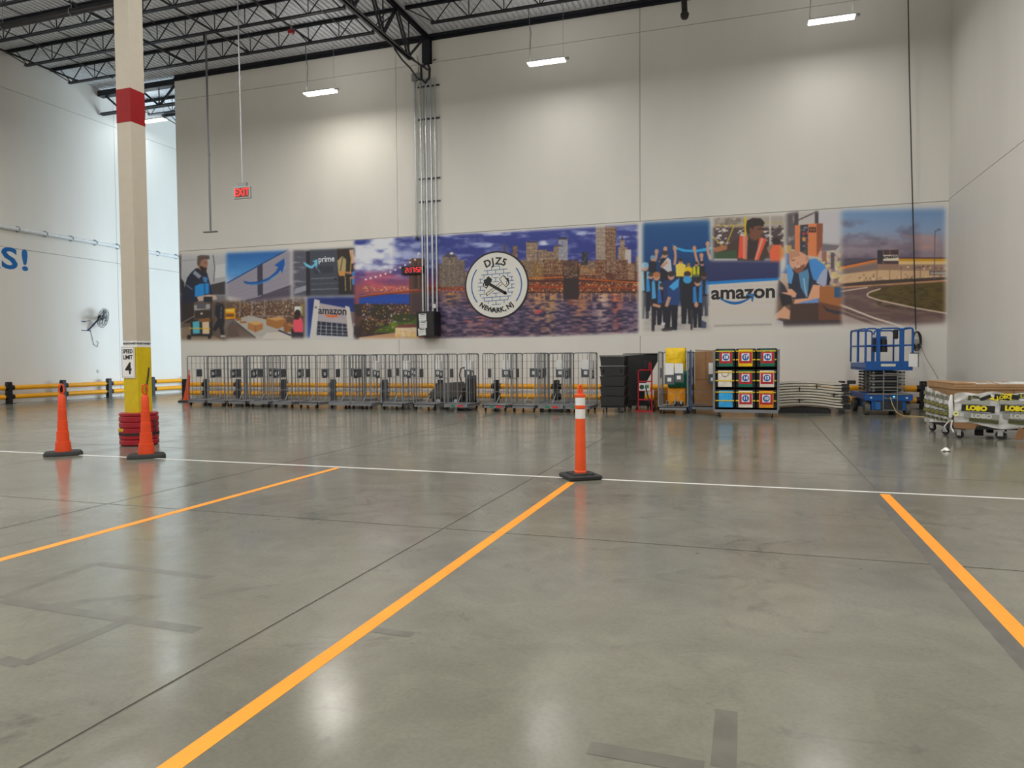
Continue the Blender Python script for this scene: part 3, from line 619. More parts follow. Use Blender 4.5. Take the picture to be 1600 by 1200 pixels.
MB().prism([(-.45, .75), (-.42, 1.68), (.5, 1.72), (.5, 1.5), (.12, .78), (.1, .3), (-.4, .3)], -.45, .45).build('tub', M('tilt_black', (15, 17, 21), .5), bt)
MB().rbox((.03, 0, 1.725), (1.02, .98, .03), .01).build('rim', TOTE, bt); MB().b2((-.42, -.42, .14), (.4, .42, .3)).build('chassis', CASB, bt)
for s in (-1, 1):
    for t_ in (-1, 1): caster(bt, s * .3, t_ * .32, .15, .07)
MB().rbox((.2, -.47, 1.42), (.3, .02, .3), .01).build('side_pocket', M('tilt_black2', (22, 24, 28), .4), bt)
# ---------------------------------------------------------------- red hand truck
HR = M('hand_truck_red', (186, 24, 40), .4)
ht = empty('hand_truck', (-2.97, 21.75, 0), .0, 'bright red steel hand truck with a green and white notice', 'hand truck')
MB().tube([(-.2, 0, .04), (-.2, 0, 1.22), (-.14, 0, 1.24), (.17, 0, 1.24), (.2, 0, 1.2), (.2, 0, .04)], .022, 8).build('frame', HR, ht, True)
MB().tube([(.12, 0, 1.24), (.12, 0, 1.43), (.15, 0, 1.47), (.18, 0, 1.43), (.18, 0, 1.24)], .016, 6).build('handle', HR, ht, True)
for z in (.35, .62, .9): MB().b2((-.2, -.012, z - .02), (.2, .012, z + .02)).build('cross_bar', HR, ht)
MB().b2((-.26, -.26, .005), (.26, .02, .03)).build('toe_plate', HR, ht)
for s in (-1, 1): MB().lathe([(.05, -.03), (.11, -.025), (.11, .025), (.05, .03)], 16, (s * .25, .08, .11), Matrix.Rotation(PI / 2, 3, 'Y')).build('wheel', CASB, ht, True)
nt_ = MB().b2((-.17, -.03, .62), (.15, -.024, .85)).build('notice', STK, ht)
MB().lathe([(.07, 0), (.07, .003)], 14, (-.09, -.033, .73), Matrix.Rotation(PI / 2, 3, 'X')).build('printed_mark', M('mark_dark_green', (28, 66, 52), .5), nt_)
MB().b2((.0, -.034, .70), (.12, -.031, .80)).build('printed_mark', M('mark_green', (70, 130, 92), .5), nt_)
MB().tube([(.03, -.05, .72), (.08, -.06, .5), (.14, -.06, .28)], .02, 5).build('strap', MATS['flex_black'], ht)
# low items behind the hand truck
for k, (x, z, c, w_) in enumerate(((-2.5, .0, (150, 96, 30), .62), (-2.5, .3, (166, 104, 28), .6))):
    o = MB().rbox((x, 22.75, z + .15), (w_, .5, .3), .015).build('cardboard_box', M('box_ochre_%d' % k, c, .6)); tag(o, ('ochre box on the floor behind the red hand truck', 'ochre box on top of another behind the red hand truck')[k], 'box')
# ---------------------------------------------------------------- loaded cage carts
lc2 = make_cart('cage_cart', 'grey cage cart loaded with yellow, green and orange bags', None, False, W=.84)
lc2.location = (-2.07, 21.42, 0)
BAGM = {}
def bag_mat(n, c): 
    return M('bag_' + n, c, .55, var=.14, scale=9, bump=.5, bscale=14)
def soft_bag(name, c, d, mat, label, r=.05, seed=0):
    rnd = random.Random(seed); b = MB(); nx, nz = 7, 7; hx, hy, hz = d[0] / 2, d[1] / 2, d[2] / 2; vs = []; fs = []
    for s in (-1, 1):
        for i in range(nx):
            for j in range(nz):
                u, v = i / (nx - 1) * 2 - 1, j / (nz - 1) * 2 - 1; e = 1 - .35 * max(abs(u), abs(v)) ** 6
                vs.append((c[0] + hx * u, c[1] + s * hy * e * (1 + rnd.uniform(-.08, .08)), c[2] + hz * v))
    n = nx * nz
    for i in range(nx - 1):
        for j in range(nz - 1):
            a = i * nz + j; q = (a, a + nz, a + nz + 1, a + 1); fs.append(q); fs.append(tuple(reversed([k + n for k in q])))
    for i in range(nx - 1):
        for j, fl_ in ((0, 0), (nz - 1, 1)):
            a = i * nz + j; q = (a, a + n, a + nz + n, a + nz); fs.append(q if not fl_ else tuple(reversed(q)))
    for j in range(nz - 1):
        for i, fl_ in ((0, 1), (nx - 1, 0)):
            a = i * nz + j; q = (a, a + n, a + 1 + n, a + 1); fs.append(q if not fl_ else tuple(reversed(q)))
    o = b.add(vs, fs).build(name, mat, None, True)
    return tag(o, label, 'tote bag') if label else o
YB = bag_mat('yellow', (236, 196, 10)); GB = bag_mat('green', (18, 112, 88)); OB = bag_mat('orange', (232, 152, 24)); KB = bag_mat('black', (26, 27, 30)); CB = bag_mat('cream', (222, 214, 198)); BB = bag_mat('sky_blue', (44, 160, 222)); RB = bag_mat('red', (186, 30, 44))
soft_bag('tote_bag', (-2.05, 21.58, 1.56), (.56, .5, .66), YB, 'bright yellow bag on top of the loaded cage cart', seed=1)
soft_bag('tote_bag', (-1.98, 21.56, .98), (.56, .5, .48), GB, 'dark green bag in the middle of the loaded cage cart', seed=2)
soft_bag('tote_bag', (-2.02, 21.6, .48), (.5, .45, .5), OB, 'orange bag at the bottom of the loaded cage cart', seed=3)
o = MB().b2((-.12, -.002, 0), (.12, 0, .33)).build('paper_sheet', PAP, lc2); o.location = (-.1, -.46, 1.12)
o = MB().b2((-.12, -.002, 0), (.12, 0, .28)).build('paper_sheet', PAP, lc2); o.location = (.16, -.44, 1.16)
plate(lc2, -.1, -.455, .98, 'X'); plate(lc2, .16, -.43, 1.04, 'X')
for k, x in enumerate((-.18, .05, .2)):
    o = empty('spare_caster', (-2.07 + x, 21.2, .205), k * .9, 'loose caster lying on the base of the loaded cage cart', 'caster', 'loose casters in the cart')
    MB().lathe([(.02, -.018), (.075, -.015), (.075, .015), (.02, .018)], 14, (0, 0, .075), Matrix.Rotation(PI / 2, 3, 'Y')).build('wheel', CASB, o, True); MB().b2((-.04, -.05, .15), (.04, .05, .16)).b2((-.03, -.03, .07), (-.022, .03, .15)).b2((.022, -.03, .07), (.03, .03, .15)).build('fork', GALV, o)
lc3 = make_cart('cage_cart', 'grey cage cart with blue posts holding a tall cardboard carton', None, False, W=.84); lc3.location = (-1.2, 21.9, 0)
BP = M('post_blue', (52, 92, 150), .4, .2)
for s in (-1, 1): MB().b2((s * .41 - .018, -.56, .1), (s * .41 + .018, -.53, 1.83)).build('blue_post', BP, lc3)
kb = empty('cardboard_carton', (-1.2, 21.9, .205), 0, 'tall brown cardboard carton standing in the blue-posted cage cart', 'carton')
CARD = M('cardboard', (146, 108, 72), .7, var=.1, scale=4); CARDL = M('cardboard_light', (166, 130, 92), .7, var=.1, scale=4)
MB().b2((-.3, -.4, 0), (.3, .4, 1.57)).build('body', CARD, kb); MB().box((-.05, -.1, 1.6), (.5, .5, .03), R=Matrix.Rotation(.05, 3, 'Y')).build('flap', CARDL, kb)
MB().b2((-.3, -.402, .75), (.3, -.4, .77)).b2((-.002, -.402, .78), (.012, -.4, 1.57)).build('seam', M('carton_seam', (110, 76, 46), .7), kb)
MB().b2((.08, -.56, .85), (.34, -.555, 1.12)).build('label_plate', CARDD if 'CARDD' in globals() else CARTD, lc3); MB().b2((.15, -.563, .93), (.25, -.561, 1.03)).build('sticker', STK, lc3); MB().b2((.09, -.562, 1.13), (.33, -.558, 1.45)).build('paper_sheet', PAP, lc3)
# ---------------------------------------------------------------- bag rack
rk = empty('bag_rack', (-.09, 20.62, 0), 0, 'wheeled grey rack of nine black compartments with yellow straps', 'rack')
RW, RD, RH = 1.64, .7, 1.84
b = MB().b2((-RW / 2, -RD / 2, .12), (RW / 2, RD / 2, .2)); b.build('base', CART, rk)
for s in (-1, 1): MB().b2((s * RW / 2 - .03, -RD / 2, .2), (s * RW / 2 + .03, RD / 2, RH - .03)).build('side_panel', CART, rk)
MB().b2((-RW / 2 + .03, RD / 2 - .03, .2), (RW / 2 - .03, RD / 2, RH - .06)).build('back_panel', KB, rk)
for s in (-1, 1):
    for t_ in (-1, 1): caster(rk, s * (RW / 2 - .14), t_ * (RD / 2 - .1), .12, .045, M('caster_pale', (200, 198, 190), .5))
STRAP = M('strap_yellow', (226, 190, 24), .5)
cwid = (RW - .06) / 3; rows = [(1.34, 1.84), (.79, 1.28), (.24, .74)]
nums = [['18', '17', '16'], ['', '14', '13'], ['', '11', '10']]; cols = [[GB, YB, GB], [CB, GB, CB], [BB, CB, OB]]; cn = {GB: 'green', YB: 'yellow', CB: 'cream', BB: 'sky blue', OB: 'orange'}
BL = {'18': 'in the rack above the plain cream bag', '17': 'in the rack above bag 14', '16': 'in the rack above bag 13', '14': 'in the rack under the yellow bag', '13': 'in the rack above the orange bag', '11': 'in the rack beside the sky blue bag', '10': 'in the bottom row of the rack'}
STB = M('sticker_blue', (30, 92, 168), .5); NUMW = M('number_white', (238, 238, 240), .5, var=0)
for i, (z0, z1) in enumerate(rows):
    for j in range(3):
        cx = -RW / 2 + .03 + cwid * (j + .5); fy = -RD / 2
        MB().rbox((cx, -.0, (z0 + z1) / 2), (cwid - .02, RD - .1, z1 - z0), .02).build('compartment', KB, rk)
        for k, zz in enumerate((z1 - .07, z1 - .30)): 
            b = MB()
            if k == 0 or nums[i][j] == '': b.b2((cx - cwid / 2 + .01, fy - .045, zz - .014), (cx + cwid / 2 - .03, fy - .04, zz + .014)).build('strap', STRAP, rk)
            else: MB().b2((cx - cwid / 2 + .01, fy - .0, zz - .016), (cx - cwid / 2 + .11, fy + .05, zz + .016)).build('strap', STRAP, rk); MB().b2((cx + cwid / 2 - .11, fy, zz - .016), (cx + cwid / 2 - .02, fy + .05, zz + .016)).build('strap', STRAP, rk)
        nm = nums[i][j]; c = cols[i][j]; jx = random.Random(i * 3 + j).uniform(-.015, .02)
        bg = empty('hanging_bag', (rk.location.x + cx + jx, rk.location.y + fy, z0 + .02), 0, ('%s bag marked %s with red front, %s' % (cn[c], nm, BL[nm])) if nm else ('plain %s bag hanging in the rack without a number' % cn[c]), 'bag')
        hgt = z1 - z0 - .05
        o = soft_bag('body', (0, .0, hgt / 2), (.36, .07, hgt), c, None, seed=i * 3 + j); o.parent = bg
        if nm:
            o = soft_bag('front_panel', (0, -.022, hgt * .52), (.32, .045, hgt * .66), RB, None, seed=20 + i * 3 + j); o.parent = bg
            s_ = MB().b2((-.10, -.052, hgt * .55 - .1), (.10, -.0505, hgt * .55 + .1)).build('number_sticker', STK, bg)
            MB().lathe([(.088, 0), (.088, .001)], 18, (0, -.0525, hgt * .55), Matrix.Rotation(PI / 2, 3, 'X')).build('sticker_disc', STB, s_)
            text('lettering', nm, .115, (0, -.0545, hgt * .55), NUMW, s_, bold=.005, depth=.0005)
            for s in (-1, 1): MB().tube([(s * .09, -.04, hgt * .84), (s * .05, -.05, hgt * .93)], .012, 4).build('tie', STRAP, bg)
        elif c == CB: MB().tube([(.09 * math.cos(PI + PI * t_ / 8), -.042, hgt * .86 + .1 * math.sin(PI + PI * t_ / 8)) for t_ in range(9)], .007, 4).build('handle', M('handle_brown', (96, 70, 50), .6), bg)
# ---------------------------------------------------------------- bowed panels
PAN = M('panel_offwhite', (206, 200, 184), .5, var=.06); DRK = M('panel_mark', (30, 30, 32), .5)
base = empty('panel_base', (1.5, 22.4, 0), 0, 'dark low skid under the bowed white panels', 'skid')
[MB().b2((-.7, y_, 0), (.7, y_ + .1, .1)).build('runner', CASB, base) for y_ in (-.3, .2)]; MB().prism([(-.7, .1), (.7, .1), (.5, .13), (0, .17), (-.5, .13)], -.3, .3).build('deck', M('skid_black', (26, 26, 28), .6), base)
rp = random.Random(3)
for k in range(9):
    z = .185 + k * .083; sag = .16 - .006 * k; x0, x1 = .25, 2.70 - rp.uniform(0, .1); b = MB(); th = .05; n = 14; top_ = []; bot = []
    for i in range(n + 1):
        u = i / n * 2 - 1; X = x0 + (x1 - x0) * i / n; zz = z + sag * (1 - abs(u) ** 2.0) - .1 + (.03 * (u > .8)); top_.append((X, zz + th)); bot.append((X, zz))
    for i in range(n): b.prism([bot[i], bot[i + 1], top_[i + 1], top_[i]], 22.1 + rp.uniform(-.02, .02) * 0 - .015 * (k % 2), 22.75)
    o = b.build('bowed_panel', PAN); tag(o, 'long bowed off-white panel, %s the skid beside the bag rack' % ORDC[k].replace(' from', ' up from'), 'panel', 'bowed panels in the stack')
    MB().b2((x1 - .18, 22.06, top_[-2][1] - .085), (x1 + .02, 22.08, top_[-2][1] - .02 + .03 * (k % 3 == 0))).build('end_cap', DRK, o)
    if k in (1, 3, 5, 6): 
        X = .9 + .45 * (k % 4); MB().b2((X, 22.075, z + .02), (X + .03, 22.083, z + .14)).b2((X - .06, 22.075, z + .09), (X + .12, 22.083, z + .105)).build('tape_mark', DRK, o)
o = MB().rbox((2.72, 22.15, .93), (.22, .12, .1), .02).build('corner_clip', DRK); tag(o, 'black clip resting on the end of the bowed panels', 'clip'); o.location.z = -.045
# ---------------------------------------------------------------- scissor lift
LB = M('lift_blue', (18, 84, 158), .4, .1); LG = M('lift_grey', (126, 126, 120), .45, .2); LD = M('lift_dark', (44, 48, 56), .5)
sl = empty('scissor_lift', (3.53, 22.75, 0), .06, 'blue scissor lift with a railed platform over its folded grey scissor arms', 'scissor lift')
hw, hd = .58, 1.02
MB().b2((-hw + .16, -hd, .14), (hw - .16, hd, .56)).b2((-hw, -hd + .02, .42), (hw, hd, .58)).build('chassis', LB, sl)
MB().b2((-hw - .01, -hd - .03, .40), (hw + .01, -hd + .03, .56)).build('front_bumper', LB, sl)
MB().b2((-hw + .05, -hd - .05, .56), (hw - .05, -hd + .1, .6)).build('deck_edge', LG, sl)
MB().b2((-.34, -hd - .012, .15), (.34, -hd - .002, .40)).build('battery_panel', LD, sl)
MB().b2((-.33, -hd - .02, .16), (-.2, -hd - .012, .36)).build('side_door', M('lift_blue2', (40, 104, 168), .4), sl)
for s in (-1, 1):
    for t_ in (-1, 1):
        w_ = MB().lathe([(.1, -.07), (.185, -.065), (.19, -.04), (.19, .04), (.185, .065), (.1, .07)], 20, (s * (hw - .075), t_ * (hd - .24) - (.03 if t_ < 0 else 0), .19), Matrix.Rotation(PI / 2, 3, 'Y')).build('wheel', M('tyre_grey', (92, 90, 82), .7), sl, True)
        MB().lathe([(.09, -.075), (.09, .075)], 12, (s * (hw - .075), t_ * (hd - .24) - (.03 if t_ < 0 else 0), .19), Matrix.Rotation(PI / 2, 3, 'Y')).build('hub', LD, w_)
    MB().b2((s * (hw - .14) - .025, -hd - .035, .46), (s * (hw - .14) + .025, -hd - .03, .50)).build('lamp', STK, sl)
for k in range(7):                                   # folded scissor arms
    z = .64 + k * .082
    for s in (-1, 1): MB().b2((s * .36 - .03, -hd + .08, z), (s * .36 + .03, hd - .15, z + .055)).build('scissor_arm', LG, sl)
    MB().tube([(-.42, -hd + .12, z + .03), (.42, -hd + .12, z + .03)], .03, 8).build('scissor_pin', LG if k % 2 else LD, sl)
    for yy in (-.5, 0., .5): MB().tube([(-.45, yy, z + .03), (.45, yy, z + .03)], .02, 6).build('pivot', LD, sl)
MB().b2((-.3, -hd + .3, .62), (.3, hd - .4, 1.2)).build('hydraulics', LD, sl)
MB().b2((-hw, -hd, 1.22), (hw, hd, 1.30)).build('platform', LB, sl)
MB().b2((-hw, -hd - .01, 1.24), (hw, -hd + .01, 1.47)).b2((-hw, hd - .01, 1.24), (hw, hd + .01, 1.42)).b2((-hw - .0, -hd, 1.24), (-hw + .015, hd, 1.42)).b2((hw - .015, -hd, 1.24), (hw, hd, 1.42)).build('toe_board', LB, sl)
MB().b2((-.2, -hd - .016, 1.33), (.16, -hd - .011, 1.40)).build('model_decal', M('decal_pale', (214, 212, 190), .5), sl)
rt = 2.36
def rail_loop(a, b_, z0=1.44, z1=rt, r_=.024): 
    a = Vector(a); b_ = Vector(b_); d = (b_ - a).normalized() * .07; U = Vector((0, 0, 1))
    return MB().tube([a + U * z0, a + U * (z1 - .07), a + d * .3 + U * (z1 - .02), a + d + U * z1, b_ - d + U * z1, b_ - d * .3 + U * (z1 - .02), b_ + U * (z1 - .07), b_ + U * z0], r_, 8).tube([a + U * 1.9, b_ + U * 1.9], .02, 6)
for a, b_ in (((-hw, -hd, 0), (-.3, -hd, 0)), ((-.24, -hd, 0), (.27, -hd, 0)), ((.33, -hd, 0), (hw, -hd, 0)), ((-hw, -hd + .05, 0), (-hw, -.05, 0)), ((-hw, .05, 0), (-hw, hd, 0)), ((hw, -hd + .05, 0), (hw, -.05, 0)), ((hw, .05, 0), (hw, hd, 0)), ((-hw, hd, 0), (0, hd, 0)), ((.05, hd, 0), (hw, hd, 0))):
    rail_loop(a, b_).build('guard_rail', LB, sl, True)
for x in (-.27, .30): MB().b2((x - .022, -hd - .02, 1.3), (x + .022, -hd + .02, rt)).build('gate_post', LB, sl)
MB().rbox((-.2, -hd + .25, 1.98), (.36, .16, .34), .02).build('control_box', M('lift_blue3', (16, 70, 140), .45), sl)
for x in (-.28, -.12): MB().lathe([(.1, 0), (.105, .05), (.09, .34), (.06, .36)], 12, (x, -hd + .12, 1.72)).build('bucket', CASB, sl, True)
MB().rbox((.17, -hd + .06, 2.2), (.12, .1, .26), .03).build('joystick', CASB, sl)
MB().b2((-.38, -hd + .16, 2.12), (-.26, -hd + .165, 2.2)).build('notice', PAP, sl)
fo = MB().b2((hw - .11, -hd - .05, 1.32), (hw + .11, -hd - .02, 1.68)).build('document_box', PAP, sl); MB().b2((hw + .11, -hd - .055, 1.31), (hw + .13, -hd - .015, 1.68)).b2((hw - .08, -hd - .055, 1.67), (hw + .12, -hd - .015, 1.695)).build('edge', LD, fo)
lad = MB()
for s in (-1, 1): lad.tube([(s * .17 + .03, -hd - .06, .13), (s * .17 + .03, -hd - .06, 1.22)], .016, 6)
for z in (.14, .46, .68, .93, 1.13): lad.tube([(-.14, -hd - .06, z), (.20, -hd - .06, z)], .016, 6)
lad.build('ladder', LG, sl)
MB().b2((-.05, -hd - .045, .47), (.06, -hd - .035, .53)).build('charger_plate', LD, sl); MB().b2((.10, -hd - .05, .5), (.14, -hd - .04, .52)).build('charge_light', M('charge_led', (120, 255, 240), .4, var=0, emit=3), sl)
q = Fl(1445, 651)
o = MB().tube([(3.62, 21.64, .5), (3.66, 21.55, .3), (3.75, 21.5, .1), (3.9, 21.45, .015), (4.3, 21.35, .012), (q.x, 21.2, .012), (5.3, 21.0, .012)], .011, 5).build('charging_cord', M('cord_tan', (196, 176, 120), .6), None, True); tag(o, 'pale charging cord running from the lift across the floor', 'cord')
# ---------------------------------------------------------------- wrapped dolly
wd_ = empty('wrapped_dolly', (3.78, 15.98, 0), .06, 'low wheeled dolly carrying the film-wrapped boxes', 'dolly')
MB().b2((0, 0, .19), (1.55, 1.75, .25)).build('deck', M('deck_black', (34, 36, 42), .6), wd_); MB().b2((.5, .3, .04), (.62, .42, .2)).b2((.9, .9, .04), (1.0, 1.0, .2)).build('leg', CASB, wd_)
CHR = M('caster_chrome', (196, 198, 200), .25, .8)
for x, y in ((.07, 1.5), (.1, .75), (.16, .1), (.85, .08), (1.4, .1), (1.4, 1.5)):
    c = MB().b2((-.07, -.05, .165), (.07, .05, .19)).tube([(0, 0, .165), (0, .04, .08)], .03, 8).b2((-.035, -.03, .06), (-.027, .06, .16)).b2((.027, -.03, .06), (.035, .06, .16)).b2((-.1, -.09, .15), (.03, -.05, .16)).build('caster', CHR, wd_); c.location = (x, y, 0); c.rotation_euler.z = .8 * x + .5
    w_ = MB().lathe([(.045, -.02), (.075, -.02), (.08, -.01), (.08, .01), (.075, .02), (.045, .02)], 18, (0, .02, .08), Matrix.Rotation(PI / 2, 3, 'Y')).build('wheel', CASB, c, True); MB().lathe([(.05, -.012), (.05, .012)], 12, (0, .02, .08), Matrix.Rotation(PI / 2, 3, 'Y')).build('hub', CHR, w_)
RZ6 = Matrix.Rotation(.06, 4, 'Z'); D0 = Vector(wd_.location)
def on_dolly(o): o.matrix_world = Matrix.Translation(D0) @ RZ6; return o
for k, (a, b_, z0, z1) in enumerate((((.03, .02), (.52, 1.72), .25, .96), ((.53, .02), (1.02, 1.72), .25, .96), ((1.03, .02), (1.53, 1.72), .25, .96))):
    o = on_dolly(MB().b2((a[0], a[1], z0), (b_[0], b_[1], z1 + .0)).build('cardboard_box', CARDL)); tag(o, ('brown carton in the wrapped load, at the end facing the lift', 'brown carton in the middle of the wrapped load', 'brown carton in the wrapped load, beside the plain wall')[k], 'carton')
o = on_dolly(MB().b2((.0, -.01, .965), (1.55, 1.75, 1.06)).box((.2, .9, 1.075), (.38, 1.7, .02)).build('cardboard_sheet', CARDL)); tag(o, 'flat brown cardboard tray lid on top of the wrapped load', 'cardboard lid')
MB().b2((.0, -.012, 1.005), (1.55, -.0105, 1.012)).build('edge_line', M('carton_seam2', (104, 72, 44), .7), o)
rw = random.Random(8); b = MB()
for k in range(9):
    x = .25 + k * .14; b.add([(x, rw.uniform(.05, .3), 1.063), (x + .16, rw.uniform(.05, .3), 1.063), (x + .14, rw.uniform(.35, .6), 1.075 + rw.uniform(0, .03)), (x, rw.uniform(.35, .6), 1.07 + rw.uniform(0, .04))], [(0, 1, 2, 3)])
FILM = M('wrap_film', (226, 227, 224), .22, var=.12, scale=5, bump=.6, bscale=9, alpha=.85)
b.build('crumpled_film', FILM, o)
wr = empty('printed_wrap', (3.78, 15.98, .12), .06, 'crinkled clear plastic film printed LOBO in yellow on black round the boxes', 'plastic wrap')
def sheet(fn, nx, nz):
    b = MB(); vs = []; fs = []
    for i in range(nx + 1):
        for j in range(nz + 1): vs.append(fn(i / nx, j / nz))
    for i in range(nx):
        for j in range(nz): a = i * (nz + 1) + j; fs.append((a, a + nz + 1, a + nz + 2, a + 1))
    return b.add(vs, fs)
def crk(u, v): return .010 * math.sin(17 * u + 9 * v) + .008 * math.sin(31 * u - 23 * v + 1) + .006 * math.sin(50 * v + 11 * u)
def zb(u): return .20 - .09 * math.sin(u * 2.2) * (u > .0) + .03 * math.sin(9 * u)
def zt(u): return .74 + .05 * math.sin(u * 3.0 + .4) + .02 * math.sin(19 * u)
sheet(lambda u, v: (.0 + 1.58 * u, -.035 + crk(u, v), zb(u) * (1 - v) + zt(u) * v), 40, 14).build('front_film', FILM, wr, True)
sheet(lambda u, v: (-.035 + crk(u * 1.3, v), 1.76 - 1.79 * u, (.06 + .14 * u) * (1 - v) + (.83 - .13 * u) * v), 40, 14).build('side_film', FILM, wr, True)
MB().tube([(-.05, -.03, .74), (-.07, -.05, .6), (-.05, -.04, .4), (-.06, -.02, .3)], [.02, .04, .045, .03], 7).tube([(-.03, -.04, .25), (-.06, -.06, .12), (-.02, -.08, .02)], .014, 5).tube([(-.05, .1, .22), (-.12, .14, .1), (-.05, .2, .0)], .012, 5).build('gathered_film', M('film_white', (226, 228, 228), .35, var=.08), wr, True)
LBK = M('wrap_black', (30, 31, 24), .35); LYE = M('wrap_yellow', (246, 226, 30), .4, var=.02); LWH = M('wrap_grey_print', (186, 190, 186), .4); LOL = M('wrap_olive', (78, 80, 44), .45)
def patch(x, z, w_, h, mat, name='printed_patch', rot=0., y=-.066): return MB().box((x, y, z), (w_, .002, h), R=Matrix.Rotation(rot, 3, 'Y')).build(name, mat, wr)
for x in (.40, 1.06):
    if x < 1.6:
        p_ = patch(x, .475, .57, .135, LBK, rot=.05); text('lettering', 'LOBO', .118, (x - .03, -.0685, .482), LYE, p_, rot=-.05, bold=.009, depth=.0005, sx=1.12); MB().box((x - .03, -.068, .415), (.5, .001, .008), R=Matrix.Rotation(.05, 3, 'Y')).build('printed_line', LWH, p_)
        p_ = patch(x + .06, .325, .6, .10, M('wrap_ghost', (150, 152, 146), .4), rot=.06); text('lettering', 'LOBO', .11, (x + .06, -.0685, .33), M('wrap_pale_text', (206, 208, 198), .4), p_, rot=-.06, bold=.005, depth=.0005, sx=1.2)
        p_ = patch(x + .1, .245 - .03 * (x > 1), .5, .07, LOL, rot=.10)
    patch(x - .05, .60, .5, .07, M('wrap_ghost2', (166, 168, 160), .4), rot=.02)
for x, z, w_, h, m_, r_ in ((.52, .685, .2, .07, LBK, -.4), (.66, .67, .16, .05, LYE, .3), (.80, .70, .26, .10, LBK, .1), (.86, .74, .22, .05, LYE, -.05), (.9, .66, .25, .035, LYE, -.12), (1.02, .70, .12, .09, LBK, .1), (1.22, .72, .3, .09, LOL, .0), (1.32, .66, .3, .03, LBK, .02), (.36, .70, .12, .05, LOL, .2), (.25, .66, .06, .14, LOL, .1), (.62, .73, .1, .05, M('film_white2', (232, 232, 230), .35), .5), (1.15, .67, .1, .08, MATS['film_white2'] if 'film_white2' in MATS else PAP, .1)): patch(x, z, w_, h, m_, rot=r_, y=-.064 - .002 * rw.random())
text('lettering', 'LOBO', .09, (.83, -.0695, .70), LYE, wr, rot=.1, bold=.004, depth=.0005); text('lettering', 'LOBO', .11, (1.25, -.0695, .725), M('wrap_olive_text', (196, 200, 90), .4), wr, bold=.004, depth=.0005)
text('lettering', 'O', .12, (.02, -.072, .375), M('wrap_cream_text', (230, 230, 160), .4), wr, bold=.012, depth=.0005)
for row, (z, h) in enumerate(((.70, .08), (.52, .10), (.34, .11), (.21, .06))):
    for k in range(6):
        y = 1.62 - k * .28
        p_ = MB().box((-.066, y, z - .045 * (k / 6) * (1 if row < 2 else -.3)), (.002, .2, h)).build('printed_patch', LOL if row else M('wrap_grey_olive', (120, 122, 100), .4), wr)
        if row in (1, 2): text('lettering', 'LOBO', .075, (-.0685, y, z - .045 * (k / 6) * (1 if row < 2 else -.3)), M('wrap_dull_yellow', (160, 156, 70), .4), p_, '-X', bold=.003, depth=.0005)
for nm, poly, y0, y1 in (('cardboard_flap', [(-.02, .10), (.34, .08), (.38, .19), (-.02, .21)], -.10, -.088), ('cardboard_flap', [(1.0, -.1), (1.14, -.1), (1.22, .06), (1.08, .14)], -.12, -.088)):
    o = on_dolly(MB().prism([(x, z + .12) for x, z in poly], y0, y1).build(nm, CARD)); tag(o, 'torn brown cardboard flap sticking out ' + ('under the corner of the wrapped load' if poly[0][0] < .5 else 'beside a caster of the wrapped load'), 'cardboard flap')
q = Fl(1478, 705)
o = sheet(lambda u, v: (q.x - .07 + .14 * u, q.y - .05 + .1 * v, .004 + .05 * math.sin(PI * u) * (.4 + .6 * math.sin(PI * v)) + .015 * math.sin(9 * u + 7 * v) * math.sin(PI * u)), 8, 8).build('paper_scrap', M('scrap_white', (236, 234, 226), .6), None, True); tag(o, 'small crumpled white paper scrap on the floor', 'paper scrap')
# ---------------------------------------------------------------- mural print
SS = 2.5; MX0, MY0, MW, MH = 272, 312, 1216, 226
NXp, NYp = int(MW * SS), int(MH * SS)
GX, GY = np.meshgrid(MX0 + (np.arange(NXp) + .5) / SS, MY0 + (np.arange(NYp) + .5) / SS)
rng = np.random.default_rng(5)
def blur(a, r):
    for ax in (0, 1):
        for _ in range(2):
            k = max(1, int(r)); p = np.pad(a, [(k, k) if i == ax else (0, 0) for i in range(a.ndim)], mode='edge'); c = np.cumsum(p, axis=ax)
            z = np.zeros_like(np.take(c, [0], ax)); c = np.concatenate([z, c], ax); n = 2 * k + 1
            a = (np.take(c, range(n, c.shape[ax]), ax) - np.take(c, range(0, c.shape[ax] - n), ax)) / n
    return a
def vnoise(fx, fy, seed):                            # smooth value noise over the whole print, fx/fy = cells across
    g = np.random.default_rng(seed).random((int(fy) + 3, int(fx) + 3)).astype(np.float32)
    u = np.linspace(0, fx, NXp); v = np.linspace(0, fy, NYp); iu = u.astype(int); iv = v.astype(int); a = (u - iu); b_ = (v - iv); a = a * a * (3 - 2 * a); b_ = b_ * b_ * (3 - 2 * b_)
    t0 = g[np.ix_(iv, iu)] * (1 - a) + g[np.ix_(iv, iu + 1)] * a; t1 = g[np.ix_(iv + 1, iu)] * (1 - a) + g[np.ix_(iv + 1, iu + 1)] * a
    return t0 * (1 - b_[:, None]) + t1 * b_[:, None]
def fbm(fx, fy, seed): return sum(vnoise(fx * 2 ** k, fy * 2 ** k, seed + k) * .5 ** (k + 1) for k in range(4)) / .9375
